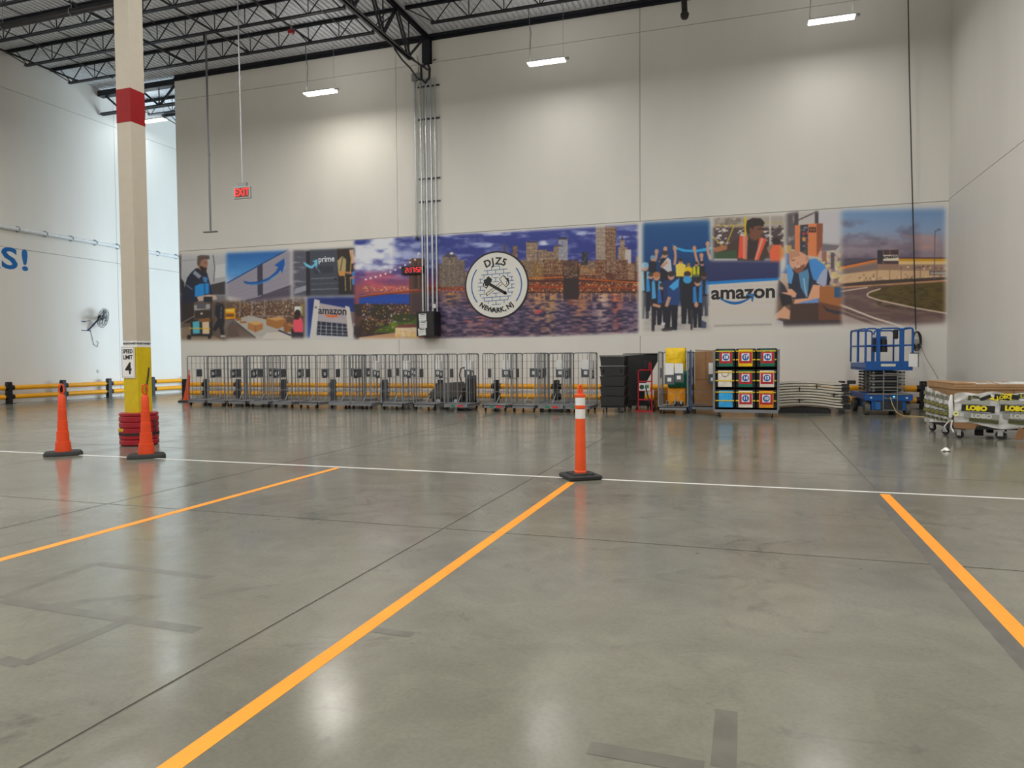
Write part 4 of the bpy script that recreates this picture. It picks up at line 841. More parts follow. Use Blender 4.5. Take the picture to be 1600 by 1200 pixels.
class Layer:
    def __init__(s, crop):
        s.ox, s.oy, s.k = crop; s.img = np.zeros((NYp, NXp, 3), np.float32); s.msk = np.zeros((NYp, NXp), np.float32)
    def P(s, u, v): return s.ox + u / s.k, s.oy + v / s.k
    def bb(s, pts):
        xs_ = [p[0] for p in pts]; ys_ = [p[1] for p in pts]
        x0 = max(0, int((min(xs_) - MX0) * SS) - 1); x1 = min(NXp, int((max(xs_) - MX0) * SS) + 2); y0 = max(0, int((min(ys_) - MY0) * SS) - 1); y1 = min(NYp, int((max(ys_) - MY0) * SS) + 2)
        return slice(y0, max(y0, y1)), slice(x0, max(x0, x1))
    def inside(s, pts):
        pts = [s.P(*p) for p in pts]; sl_ = s.bb(pts); X, Y_ = GX[sl_], GY[sl_]; m = np.zeros(X.shape, bool); n = len(pts)
        for i in range(n):
            (xa, ya), (xb, yb) = pts[i], pts[(i + 1) % n]
            if ya == yb: continue
            c = ((ya > Y_) != (yb > Y_)) & (X < (xb - xa) * (Y_ - ya) / (yb - ya) + xa); m ^= c
        return sl_, m
    def poly(s, pts, c, a=1.):
        sl_, m = s.inside(pts); r = s.img[sl_]; r[m] = r[m] * (1 - a) + np.array(c, np.float32) * a
    def rect(s, u0, v0, u1, v1, c, a=1.): s.poly([(u0, v0), (u1, v0), (u1, v1), (u0, v1)], c, a)
    def ell(s, u, v, ru, rv, c, a=1., rot=0.):
        s.poly([(u + ru * math.cos(t) * math.cos(rot) - rv * math.sin(t) * math.sin(rot), v + ru * math.cos(t) * math.sin(rot) + rv * math.sin(t) * math.cos(rot)) for t in [2 * PI * i / 20 for i in range(20)]], c, a)
    def line(s, pts, wd, c, a=1.):
        for (ua, va), (ub, vb) in zip(pts[:-1], pts[1:]):
            d = math.hypot(ub - ua, vb - va) or 1; nx, ny = -(vb - va) / d * wd / 2, (ub - ua) / d * wd / 2
            s.poly([(ua + nx, va + ny), (ub + nx, vb + ny), (ub - nx, vb - ny), (ua - nx, va - ny)], c, a)
    def grad(s, u0, v0, u1, v1, stops, vertical=True):
        sl_, m = s.inside([(u0, v0), (u1, v0), (u1, v1), (u0, v1)]); U = (GX[sl_] - s.ox) * s.k; V = (GY[sl_] - s.oy) * s.k
        t = (V - v0) / (v1 - v0) if vertical else (U - u0) / (u1 - u0); ps = [p for p, _ in stops]; r = s.img[sl_]
        for ch in range(3): r[..., ch] = np.where(m, np.interp(t, ps, [c[ch] for _, c in stops]), r[..., ch])
    def tex(s, u0, v0, u1, v1, field, c, lo, hi, amax=1.):
        sl_, m = s.inside([(u0, v0), (u1, v0), (u1, v1), (u0, v1)]); U = (GX[sl_] - s.ox) * s.k; V = (GY[sl_] - s.oy) * s.k; eu = min(90., (u1 - u0) * .22); ev = min(50., (v1 - v0) * .2); ed = np.clip(np.minimum(U - u0, u1 - U) / eu, 0, 1) * np.clip(np.minimum(V - v0, v1 - V) / ev, 0, 1); al = np.clip((field[sl_] - lo) / (hi - lo), 0, 1) * amax * m * ed; r = s.img[sl_]; r[...] = r * (1 - al[..., None]) + np.array(c, np.float32) * al[..., None]
    def dots(s, u0, v0, u1, v1, n, cols_, sz=(2, 5), a=.9, asp=1.):
        for _ in range(n):
            u = rng.uniform(u0, u1); v = rng.uniform(v0, v1); d = rng.uniform(*sz); s.rect(u, v, u + d * asp, v + d, cols_[rng.integers(len(cols_))], a)
    def frame(s, pts, feather):
        sl_, m = s.inside(pts); s.msk[sl_][m] = 1; s.msk = np.clip(blur(s.msk, feather * SS), 0, 1)
def tower(L, u0, v0, u1, v1, base, lit, n, litc=((235, 205, 150), (200, 175, 140), (240, 225, 190))):
    L.rect(u0, v0, u1, v1, base); stp = 9
    for u in np.arange(u0 + 3, u1 - 4, stp):
        for v in np.arange(v0 + 4, v1 - 5, stp * .95):
            if rng.random() < lit: L.rect(u, v, u + 5.5, v + 5.5, litc[rng.integers(len(litc))], rng.uniform(.35, .95))
canvas = np.ones((NYp, NXp, 3), np.float32) * np.array((226, 223, 216), np.float32)
def comp(L):
    global canvas
    m = L.msk[..., None]; canvas = canvas * (1 - m) + L.img * m
cloud = fbm(34, 14, 11); streak = fbm(60, 60, 21); wave = fbm(150, 90, 31); fine = fbm(300, 60, 41); blotch = fbm(110, 22, 51)
A = (270, 370, 16 / 3); B = (550, 350, 16 / 3); C = (800, 330, 5.); D = (1090, 310, 5.457); E_ = (1290, 310, 5.)
# --- skyline with bridge
L = Layer(B); L.grad(-60, 0, 2500, 1000, [(0, (62, 70, 140)), (.2, (44, 54, 124)), (.36, (66, 66, 132)), (.47, (116, 72, 116)), (.53, (150, 84, 92)), (1, (60, 50, 62))])
cir = fbm(40, 26, 61); L.tex(-60, 0, 2500, 470, cir, (176, 184, 216), .5, .72, .85); L.tex(1100, 40, 2500, 420, cir, (226, 228, 238), .58, .74, .8); L.tex(-60, 30, 2500, 420, cloud, (190, 196, 222), .5, .78, .6); L.tex(-60, 60, 420, 420, cloud, (236, 238, 244), .40, .62, .95)
L.tex(-60, 380, 1400, 560, cloud, (216, 100, 110), .48, .7, .7)
L.grad(60, 585, 500, 690, [(0, (36, 62, 140)), (.5, (40, 74, 160)), (1, (44, 56, 110))])
L.dots(90, 515, 480, 560, 160, [(240, 190, 120), (255, 225, 180), (220, 130, 80)], (3, 7))
L.rect(-20, 668, 720, 1000, (52, 42, 44)); L.tex(-20, 660, 720, 960, blotch, (120, 84, 60), .5, .7, .7)
L.dots(80, 660, 480, 830, 330, [(220, 130, 70), (250, 220, 180), (170, 70, 60), (120, 130, 190), (230, 170, 90)], (3, 9)); L.dots(300, 740, 520, 820, 120, [(210, 215, 235), (150, 160, 200)], (3, 8))
L.poly([(150, 905), (330, 830), (540, 775), (700, 800), (640, 905)], (72, 92, 44)); L.tex(150, 780, 640, 905, blotch, (116, 132, 64), .5, .7, .8); L.ell(150, 850, 70, 55, (58, 44, 34)); L.ell(240, 740, 90, 60, (50, 46, 36)); L.ell(430, 780, 100, 40, (54, 60, 36))
L.dots(70, 690, 480, 880, 160, [(230, 150, 80), (250, 220, 180), (96, 60, 40), (60, 70, 40)], (4, 10), .8); L.poly([(60, 945), (360, 905), (560, 905), (740, 880), (740, 990), (60, 990)], (186, 150, 118)); L.poly([(360, 865), (545, 855), (545, 940), (360, 938)], (226, 208, 178)); L.poly([(350, 865), (400, 838), (560, 832), (560, 862)], (110, 62, 60)); L.dots(365, 880, 540, 935, 60, [(236, 190, 80), (200, 140, 90), (245, 235, 215)], (5, 12)); L.poly([(560, 905), (720, 860), (795, 800), (800, 830), (735, 900), (560, 980)], (120, 66, 50))
# water on the right of the tower
L.grad(600, 560, 2500, 1000, [(0, (96, 74, 86)), (.4, (74, 66, 94)), (1, (88, 72, 88))]); L.tex(600, 570, 2500, 1000, wave, (150, 128, 138), .52, .72, .75); L.tex(600, 570, 2500, 1000, wave, (36, 32, 58), .48, .3, .75)
for u, w_, c in ((830, 90, (214, 158, 74)), (990, 70, (150, 96, 84)), (1540, 110, (190, 140, 100)), (1640, 90, (206, 160, 96)), (1900, 120, (196, 130, 84)), (2080, 90, (224, 196, 176)), (2200, 70, (206, 110, 80)), (1120, 200, (196, 112, 84))):
    v0, v1 = (575, 690) if u < 1000 else (570, 950); sl_, m = L.inside([(u - w_, v0), (u + w_, v0), (u + w_, v1), (u - w_, v1)]); U = (GX[sl_] - L.ox) * L.k; V = (GY[sl_] - L.oy) * L.k
    al = np.clip(1 - np.abs(U - u) / w_, 0, 1) * np.clip(1.15 - (V - v0) / (v1 - v0), 0, 1) * np.clip((wave[sl_] - .38) / .25, 0, 1) * m * .9; r = L.img[sl_]; r[...] = r * (1 - al[..., None]) + np.array(c, np.float32) * al[..., None]
L.ell(1545, 735, 30, 12, (206, 92, 92), .6); L.ell(960, 810, 40, 9, (196, 104, 96), .5); L.ell(1130, 820, 20, 34, (70, 74, 120), .5); L.ell(1000, 740, 60, 30, (80, 84, 110), .4)
# far buildings between tower and badge
for a in ((720, 330, 800, 530, .8), (750, 270, 880, 530, .75), (870, 300, 940, 520, .7), (800, 250, 850, 300, .5), (940, 400, 1010, 530, .6)): tower(L, *a[:4], (92, 82, 80), a[4], 0)
L.poly([(760, 275), (800, 240), (850, 250), (880, 275)], (70, 66, 78)); L.ell(830, 245, 16, 10, (236, 230, 226))
L.rect(600, 525, 1010, 552, (112, 58, 46)); L.dots(600, 520, 1010, 580, 120, [(240, 160, 90), (250, 220, 170), (210, 90, 60)], (3, 7))
# bridge tower and cable
L.poly([(478, 300), (500, 285), (600, 285), (612, 300), (612, 735), (480, 735)], (84, 58, 50)); L.rect(520, 320, 545, 545, (60, 42, 42)); L.rect(566, 320, 590, 545, (58, 40, 40)); L.rect(480, 580, 612, 735, (66, 52, 54)); L.line([(495, 300), (495, 730)], 6, (122, 84, 64)); L.line([(555, 300), (555, 560)], 7, (116, 80, 62))
L.line([(60, 605), (300, 578), (550, 552), (700, 540)], 18, (120, 56, 40)); L.line([(60, 598), (550, 545)], 5, (216, 120, 76)); L.line([(70, 480), (210, 425), (380, 360), (500, 290)], 4, (150, 110, 120))
for i in range(11): t_ = i / 10; L.ell(115 + 410 * t_, 462 - 165 * t_ + 20 * math.sin(PI * t_), 8, 8, (250, 246, 240))
for i in range(12): L.line([(110 + 35 * i, 462 - 14 * i), (110 + 35 * i, 590 - 4 * i)], 2, (150, 90, 96), .5)
L.line([(548, 285), (548, 245)], 5, (220, 220, 220)); L.ell(556, 246, 10, 9, (236, 232, 226))
L.line([(612, 310), (700, 420), (760, 470)], 3, (120, 100, 120), .5)
# main skyline, in the right-hand crop's frame
L.ox, L.oy, L.k = C
L.poly([(0, 400), (1010, 400), (1010, 640), (0, 640)], (88, 52, 44)); L.dots(90, 400, 1010, 630, 900, [(232, 170, 100), (250, 222, 170), (190, 90, 56), (130, 60, 46), (255, 200, 120)], (3, 8), .8)
for a in ((5, 270, 45, 400, .5, (96, 76, 74)), (70, 380, 160, 560, .75, (100, 78, 66)), (110, 240, 200, 400, .85, (116, 98, 90)), (160, 390, 250, 540, .3, (124, 96, 64)), (205, 300, 275, 420, .8, (112, 92, 84)), (270, 315, 335, 430, .7, (104, 86, 82)), (325, 275, 410, 420, .85, (110, 92, 84)), (362, 208, 436, 395, .75, (130, 134, 156)), (240, 380, 400, 500, .7, (96, 64, 50)), (545, 318, 592, 430, .15, (40, 42, 56)), (530, 420, 650, 500, .8, (116, 84, 64)), (598, 385, 645, 440, .6, (104, 84, 82)), (655, 112, 728, 440, .95, (132, 122, 124)), (728, 120, 812, 480, .85, (98, 70, 62)), (650, 380, 735, 540, .7, (92, 56, 46)), (828, 280, 905, 460, .9, (130, 108, 96)), (842, 225, 880, 300, .8, (122, 104, 98)), (885, 300, 930, 410, .4, (190, 184, 184)), (900, 410, 960, 560, .8, (116, 86, 72)), (965, 355, 1005, 470, .7, (90, 74, 78)), (810, 380, 905, 560, .7, (88, 54, 46)), (400, 390, 520, 540, .55, (92, 58, 46))): tower(L, *a[:4], a[5], a[4], 0)
L.poly([(848, 228), (858, 195), (864, 190), (872, 228)], (70, 58, 64)); L.rect(362, 205, 432, 222, (50, 52, 70)); L.poly([(330, 275), (370, 262), (408, 276)], (70, 60, 66)); L.rect(120, 236, 200, 246, (60, 52, 60))
L.poly([(-70, 300), (-62, 240), (-55, 250), (-40, 340), (-70, 360)], (84, 72, 84)); tower(L, -95, 330, 5, 420, (96, 82, 80), .7, 0)
L.rect(100, 538, 1010, 552, (72, 34, 28)); L.line([(120, 525), (400, 515), (560, 530), (1010, 560)], 6, (226, 120, 56)); L.line([(560, 440), (640, 480), (760, 535)], 4, (180, 110, 70)); L.dots(110, 555, 1010, 640, 420, [(216, 96, 52), (245, 160, 84), (250, 215, 160), (120, 44, 36)], (4, 10), .85); L.rect(100, 585, 420, 598, (146, 62, 40)); L.line([(520, 590), (1010, 604)], 10, (150, 70, 48))
L.rect(100, 628, 1010, 642, (44, 30, 34), .8); L.dots(120, 632, 1010, 660, 130, [(240, 170, 90), (250, 220, 170)], (4, 9), .9, .5)
L.poly([(405, 385), (515, 380), (525, 620), (520, 690), (405, 690), (400, 600)], (46, 34, 36)); tower(L, 405, 385, 515, 525, (72, 50, 44), .4, 0); L.ell(455, 715, 24, 20, (120, 76, 66))
for u in (180, 210, 250, 300, 340, 390, 560, 620, 680, 740, 800, 860, 920, 970): L.line([(u, 640), (u + 3, 690 + 20 * rng.random())], 10, (220, 166, 100), .55)
L.ell(215, 780, 28, 13, (196, 84, 84), .7); L.ox, L.oy, L.k = B
L.frame([(20, 128), (800, 92), (1600, 50), (2380, 5), (2385, 905), (1600, 935), (700, 950), (20, 955)], 2.2)
_sky = L
# --- courier and sorting floor (left end)
L = Layer(A); L.grad(0, 100, 460, 900, [(0, (196, 196, 198)), (.35, (176, 176, 180)), (.5, (120, 118, 122)), (1, (86, 74, 66))])
L.rect(40, 100, 70, 900, (66, 64, 68)); L.poly([(60, 330), (95, 380), (100, 480), (60, 470)], (40, 40, 46)); L.poly([(345, 240), (440, 220), (440, 330), (350, 345)], (214, 214, 216)); L.poly([(310, 400), (440, 370), (440, 480), (310, 480)], (62, 58, 62)); L.line([(335, 150), (350, 260), (340, 380)], 7, (92, 92, 98)); L.line([(60, 200), (200, 190)], 5, (150, 150, 156))
L.rect(60, 540, 460, 900, (96, 84, 74)); L.rect(60, 520, 175, 720, (46, 40, 40)); L.poly([(60, 760), (200, 740), (420, 870), (60, 890)], (134, 118, 102)); L.line([(70, 720), (180, 660)], 8, (140, 124, 110))
NV = (34, 38, 54)
L.poly([(192, 262), (150, 300), (118, 345), (96, 430), (66, 500), (72, 560), (180, 548), (250, 520), (335, 500), (318, 420), (296, 340), (286, 300), (240, 262)], NV); L.poly([(185, 280), (165, 305), (218, 350), (240, 326)], (150, 156, 168)); L.line([(110, 400), (165, 440)], 6, (150, 156, 170)); L.poly([(184, 412), (222, 392), (300, 385), (306, 468), (240, 492), (184, 500)], (66, 140, 206)); L.line([(262, 340), (268, 490)], 6, (30, 44, 74)); L.poly([(248, 330), (290, 340), (284, 385), (256, 375)], (84, 130, 180)); L.rect(300, 395, 312, 480, (30, 50, 90))
L.poly([(205, 180), (285, 180), (292, 225), (284, 270), (260, 296), (226, 280), (204, 235)], (160, 122, 104)); L.poly([(202, 215), (206, 160), (240, 150), (306, 156), (304, 188), (262, 186), (234, 200), (226, 240), (206, 240)], (96, 84, 78)); L.poly([(222, 240), (244, 246), (262, 255), (284, 258), (280, 292), (258, 306), (236, 292)], (52, 40, 38)); L.line([(262, 216), (284, 214)], 5, (60, 46, 42))
L.poly([(200, 500), (300, 480), (360, 490), (370, 520), (300, 530), (215, 535)], (196, 176, 164)); L.rect(255, 500, 330, 545, (40, 40, 48)); L.poly([(176, 570), (312, 560), (310, 600), (180, 615)], (168, 166, 168)); L.rect(200, 555, 275, 600, (92, 90, 96)); L.rect(185, 615, 320, 680, (54, 46, 44)); L.ell(240, 640, 10, 8, (220, 214, 204)); L.line([(318, 500), (322, 830)], 12, (52, 46, 48)); L.line([(350, 560), (340, 820)], 6, (70, 62, 60))
L.rect(150, 690, 330, 830, (42, 38, 40)); L.poly([(165, 710), (220, 700), (226, 805), (168, 806)], (104, 178, 196)); L.poly([(245, 705), (302, 700), (306, 808), (248, 808)], (216, 196, 170)); L.line([(140, 762), (312, 766)], 8, (226, 180, 70)); L.poly([(210, 690), (300, 672), (320, 706), (230, 712)], (134, 92, 58)); L.ell(135, 838, 18, 22, (30, 28, 30)); L.ell(305, 835, 14, 18, (30, 28, 30))
L.poly([(360, 560), (415, 556), (440, 600), (436, 690), (420, 760), (438, 826), (404, 836), (388, 752), (350, 790), (330, 770), (372, 690), (350, 640)], (34, 34, 40)); L.line([(405, 580), (400, 680)], 5, (120, 140, 170)); L.ell(376, 558, 16, 14, (60, 52, 50)); L.rect(400, 820, 440, 836, (190, 180, 176))
L.frame([(50, 150), (450, 138), (450, 862), (60, 862)], 2.6); comp(L)
L = Layer(A); L.grad(420, 500, 1120, 860, [(0, (120, 108, 108)), (.12, (98, 82, 72)), (.45, (86, 66, 58)), (1, (120, 108, 100))])
L.dots(500, 545, 1060, 680, 520, [(220, 200, 170), (150, 100, 60), (60, 44, 42), (236, 226, 206), (190, 120, 70)], (3, 9), .8); L.tex(430, 500, 1110, 560, fine, (190, 184, 184), .5, .7, .6)
for u in (560, 660, 765, 920): L.line([(u, 520), (u, 660)], 5, (196, 186, 176), .7)
L.poly([(425, 600), (520, 592), (522, 680), (428, 688)], (226, 158, 52)); L.rect(440, 640, 510, 668, (120, 84, 50)); L.rect(440, 606, 510, 622, (244, 216, 130)); L.rect(430, 690, 520, 840, (112, 106, 104)); L.poly([(430, 780), (500, 700), (560, 830), (440, 850)], (96, 82, 78))
L.poly([(505, 690), (640, 655), (900, 720), (1000, 800), (960, 850), (700, 850)], (180, 176, 170)); L.line([(505, 695), (690, 842)], 10, (72, 74, 84)); L.poly([(780, 800), (960, 790), (1010, 850), (740, 850)], (210, 204, 196)); L.line([(640, 660), (980, 660)], 6, (150, 146, 144)); L.line([(880, 778), (985, 822)], 14, (52, 56, 76))
L.poly([(624, 716), (700, 702), (752, 722), (752, 768), (690, 796), (626, 768)], (168, 122, 84)); L.poly([(624, 716), (700, 702), (752, 722), (690, 738)], (206, 166, 120)); L.line([(690, 738), (690, 794)], 4, (120, 82, 54)); L.poly([(778, 680), (890, 662), (945, 684), (945, 742), (870, 768), (780, 736)], (160, 114, 76)); L.poly([(778, 680), (890, 662), (945, 684), (860, 700)], (198, 156, 112)); L.poly([(918, 720), (985, 712), (990, 790), (930, 800)], (140, 96, 64)); L.rect(525, 675, 570, 700, (150, 104, 70)); L.rect(560, 705, 615, 722, (156, 112, 78))
L.rect(1014, 580, 1078, 640, (232, 236, 232)); L.rect(1060, 560, 1090, 660, (150, 140, 90), .6); L.poly([(985, 770), (1085, 780), (1090, 860), (990, 860)], (46, 42, 50)); L.poly([(1008, 690), (1040, 664), (1076, 684), (1086, 730), (1084, 796), (1010, 792), (1000, 735)], (222, 96, 112)); L.poly([(1014, 735), (960, 722), (955, 738), (1010, 758)], (176, 120, 96)); L.ell(1040, 640, 26, 34, (40, 30, 30)); L.poly([(1018, 640), (1012, 690), (1050, 690), (1062, 640)], (44, 34, 34))
L.frame([(432, 530), (1105, 505), (1105, 842), (440, 852)], 2.6); comp(L)
L = Layer(A); L.grad(420, 80, 1010, 560, [(0, (40, 88, 158)), (.45, (96, 150, 206)), (.65, (176, 196, 220)), (1, (200, 200, 210))]); L.tex(440, 130, 1000, 420, cloud, (60, 110, 176), .5, .7, .6)
L.poly([(440, 392), (560, 326), (748, 222), (960, 108), (1010, 90), (1010, 560), (440, 560)], (152, 148, 160)); L.line([(440, 392), (560, 326), (748, 222), (960, 108)], 9, (34, 68, 122)); L.poly([(440, 560), (700, 505), (1000, 400), (1010, 560)], (84, 76, 92)); L.line([(700, 505), (1000, 398)], 5, (60, 54, 70)); 
for k in range(6): L.line([(440, 420 + 26 * k), (1000, 150 + 55 * k)], 2, (132, 126, 142), .8)
L.poly([(703, 246), (748, 224), (752, 500), (708, 506)], (62, 60, 78)); L.ell(718, 384, 14, 7, (236, 236, 240)); L.line([(700, 500), (740, 490)], 5, (220, 216, 220))
L.poly([(586, 366), (640, 378), (720, 372), (800, 340), (856, 292), (880, 252), (846, 238), (930, 178), (936, 226), (912, 306), (898, 276), (870, 312), (800, 366), (720, 396), (650, 402), (600, 388)], (24, 84, 156)); L.line([(620, 398), (720, 392), (800, 362), (872, 310)], 4, (116, 170, 214)); L.line([(932, 182), (936, 226), (914, 300)], 4, (150, 190, 220))
L.frame([(446, 136), (985, 112), (985, 505), (640, 540), (446, 500)], 2.4); comp(L)
L = Layer(A); L.grad(980, 60, 1570, 520, [(0, (150, 150, 160)), (.14, (104, 108, 118)), (.3, (66, 70, 80)), (.75, (58, 60, 70)), (1, (70, 70, 80))])
L.poly([(990, 90), (1135, 130), (1135, 500), (990, 500)], (88, 88, 100)); L.tex(990, 130, 1130, 480, streak, (170, 172, 186), .5, .72, .8); L.poly([(1020, 430), (1130, 400), (1135, 440), (1010, 480)], (150, 152, 164)); L.rect(1112, 120, 1150, 500, (34, 34, 42)); L.poly([(1140, 108), (1365, 100), (1372, 480), (1145, 486)], (66, 70, 82)); L.poly([(1170, 250), (1335, 240), (1340, 300), (1180, 310)], (50, 54, 66)); L.line([(1200, 260), (1230, 300)], 8, (120, 124, 138)); L.line([(1150, 350), (1370, 340)], 7, (120, 122, 132)); L.line([(1150, 395), (1380, 385)], 5, (104, 106, 118)); L.line([(1150, 440), (1385, 432)], 8, (116, 118, 130)); L.ell(1355, 350, 12, 8, (26, 26, 32))
L.poly([(1366, 98), (1550, 95), (1556, 480), (1384, 476)], (46, 38, 36)); L.poly([(1372, 200), (1410, 160), (1445, 190), (1440, 300), (1380, 310)], (178, 160, 120)); L.line([(1395, 290), (1415, 170)], 8, (70, 80, 60)); L.poly([(1470, 110), (1525, 104), (1530, 230), (1490, 220)], (206, 170, 150)); L.line([(1490, 130), (1480, 300)], 8, (190, 160, 90)); L.rect(1385, 285, 1436, 326, (196, 146, 94)); L.rect(1385, 326, 1500, 480, (36, 36, 40)); L.line([(1436, 330), (1440, 450)], 8, (180, 150, 90)); L.line([(1480, 340), (1484, 450)], 8, (150, 124, 80)); L.ell(1530, 130, 24, 50, (52, 50, 56))
L.poly([(1498, 270), (1524, 262), (1556, 280), (1560, 350), (1556, 470), (1500, 470), (1492, 330)], (40, 44, 58)); L.rect(1494, 290, 1522, 400, (70, 140, 206)); L.poly([(1436, 290), (1490, 292), (1492, 312), (1440, 306)], (176, 130, 106)); L.poly([(1520, 320), (1550, 310), (1545, 345), (1480, 352), (1470, 340)], (176, 130, 106)); L.ell(1522, 246, 18, 26, (150, 108, 88)); L.ell(1524, 230, 19, 14, (40, 34, 34))
L.poly([(1084, 208), (1100, 214), (1150, 244), (1172, 232), (1186, 212), (1160, 206), (1206, 186), (1204, 240), (1194, 268), (1188, 236), (1166, 262), (1140, 262), (1108, 244)], (128, 196, 228))
L.frame([(1000, 112), (1345, 95), (1560, 82), (1560, 492), (1000, 500)], 2.2); comp(L)
L = Layer(A); L.grad(1090, 480, 1580, 860, [(0, (30, 44, 104)), (.5, (34, 56, 122)), (1, (60, 96, 160))])
L.poly([(1430, 610), (1570, 640), (1570, 850), (1450, 850)], (128, 112, 116)); L.poly([(1180, 518), (1226, 530), (1196, 850), (1140, 850)], (212, 210, 206)); L.poly([(1436, 574), (1474, 586), (1512, 850), (1462, 850)], (214, 210, 206)); L.poly([(1224, 552), (1438, 592), (1446, 726), (1212, 704)], (176, 168, 172)); L.poly([(1206, 704), (1446, 728), (1456, 832), (1198, 816)], (42, 44, 58))
for k in range(5): L.line([(1236 + k * 44, 708 + k * 4), (1232 + k * 46, 822)], 5, (186, 190, 200))
for k in range(3): L.line([(1204, 738 + k * 30), (1452, 756 + k * 28)], 4, (190, 194, 204))
L.poly([(1190, 818), (1470, 834), (1470, 850), (1186, 850)], (206, 204, 206)); L.rect(1500, 720, 1560, 850, (200, 196, 196)); L.rect(1508, 745, 1550, 820, (44, 46, 60)); L.line([(1508, 782), (1550, 782)], 4, (190, 190, 196)); L.line([(1528, 745), (1528, 820)], 4, (190, 190, 196)); L.ell(1192, 588, 8, 8, (40, 40, 48))
L.poly([(1250, 632), (1290, 650), (1340, 656), (1362, 652), (1352, 644), (1376, 640), (1372, 666), (1364, 668), (1340, 672), (1290, 668)], (214, 110, 66))
L.frame([(1118, 505), (1550, 500), (1550, 842), (1118, 840)], 2.2); comp(L)
comp(_sky)
# --- cheering crew
L = Layer(C); L.grad(990, 60, 1600, 960, [(0, (80, 110, 150)), (.08, (36, 80, 130)), (.3, (24, 66, 118)), (.5, (22, 50, 92)), (.7, (40, 56, 84)), (.82, (170, 168, 168)), (1, (200, 196, 192))])
L.rect(990, 560, 1100, 840, (66, 74, 88)); L.rect(990, 745, 1600, 960, (190, 186, 182)); L.tex(990, 760, 1600, 950, streak, (150, 146, 146), .5, .7, .6)
for v in (180, 215, 250): L.line([(1010, v), (1560, v - 12)], 3, (30, 72, 124))
L.poly([(1245, 254), (1290, 282), (1360, 300), (1430, 302), (1510, 288), (1580, 264), (1580, 290), (1520, 310), (1430, 322), (1340, 316), (1280, 296)], (82, 168, 220))
SK = (196, 150, 128); DK = (28, 30, 42); VB = (70, 140, 200)
def person(u, vtop, vbot, w_, vest, skin=SK, hair=(50, 40, 38), legs=DK, sleeve=DK, tors=None):
    h = vbot - vtop; hd_ = min(h * .085, 34); sh = vtop + hd_ * 2.1; hip = vtop + h * .52
    L.poly([(u - w_ * .42, hip), (u + w_ * .42, hip), (u + w_ * .36, vbot), (u + w_ * .06, vbot), (u, hip + h * .15), (u - w_ * .08, vbot), (u - w_ * .38, vbot)], legs)
    L.poly([(u - w_ * .5, sh + 8), (u - w_ * .2, sh - 6), (u + w_ * .2, sh - 6), (u + w_ * .5, sh + 8), (u + w_ * .44, hip + 10), (u - w_ * .44, hip + 10)], tors or DK)
    if vest: L.poly([(u - w_ * .42, sh + 4), (u - w_ * .16, sh - 4), (u - w_ * .05, hip - 10), (u - w_ * .42, hip - 5)], vest); L.poly([(u + w_ * .42, sh + 4), (u + w_ * .16, sh - 4), (u + w_ * .08, hip - 10), (u + w_ * .42, hip - 5)], vest)
    L.ell(u, vtop + hd_, hd_ * .78, hd_, skin); L.ell(u, vtop + hd_ * .6, hd_ * .84, hd_ * .66, hair)
def arm(pts, c=SK, w_=20): L.line(pts, w_, c); L.ell(pts[-1][0], pts[-1][1], w_ * .8, w_ * 1.0, SK)
arm([(1100, 420), (1125, 370), (1130, 315)]); arm([(1155, 400), (1185, 345), (1198, 295)]); arm([(1270, 420), (1278, 350), (1272, 288)]); arm([(1455, 420), (1435, 350), (1425, 290)]); arm([(1490, 420), (1482, 390), (1480, 345)]); arm([(1550, 380), (1530, 320), (1528, 255)])
person(1100, 345, 620, 60, None, hair=(120, 160, 190)); person(1040, 400, 840, 80, (120, 176, 208), hair=(130, 180, 210), legs=(60, 66, 74)); person(1195, 310, 640, 80, None, hair=(70, 54, 46)); L.poly([(1160, 430), (1215, 360), (1240, 380), (1250, 470), (1225, 480)], (206, 206, 210)); L.line([(1165, 440), (1215, 395)], 20, SK)
person(1318, 368, 620, 80, None, tors=(236, 212, 120)); person(1380, 405, 600, 60, None, tors=(226, 196, 70), hair=(150, 120, 70)); person(1440, 395, 600, 64, (214, 206, 60), tors=(90, 110, 70)); person(1485, 390, 620, 44, None)
person(1085, 480, 780, 90, VB, hair=(70, 60, 60)); person(1130, 475, 890, 90, (96, 160, 210), hair=(176, 120, 84)); person(1175, 560, 880, 90, (50, 100, 170), hair=(60, 50, 50)); person(1370, 470, 880, 120, None, hair=(60, 48, 44)); L.ell(1370, 535, 34, 30, (86, 160, 210)); person(1500, 475, 820, 90, (60, 110, 170), skin=(120, 86, 70), hair=(50, 40, 38), legs=(70, 72, 84)); person(1450, 520, 910, 84, (64, 130, 196), hair=(44, 36, 36)); person(1243, 470, 930, 130, None, hair=(54, 44, 42), tors=(34, 50, 92))
L.poly([(1215, 600), (1250, 560), (1305, 520), (1312, 620), (1300, 735), (1210, 735)], (38, 66, 118)); L.poly([(1225, 590), (1262, 556), (1308, 520), (1300, 590), (1262, 620)], (92, 164, 216)); L.line([(1230, 670), (1205, 745)], 26, SK); L.poly([(1165, 925), (1200, 905), (1250, 905), (1250, 935), (1180, 942)], (40, 36, 40)); L.poly([(1480, 850), (1520, 870), (1515, 915), (1480, 915)], (70, 80, 100)); L.rect(1090, 780, 1115, 940, (44, 40, 44)); L.rect(1395, 770, 1412, 930, (60, 56, 60))
L.line([(1100, 730), (1160, 745)], 22, SK); L.ell(1440, 730, 16, 22, SK); L.ell(1182, 880, 16, 12, (216, 216, 220))
L.frame([(1022, 90), (1545, 62), (1560, 930), (1022, 945)], 3); comp(L)
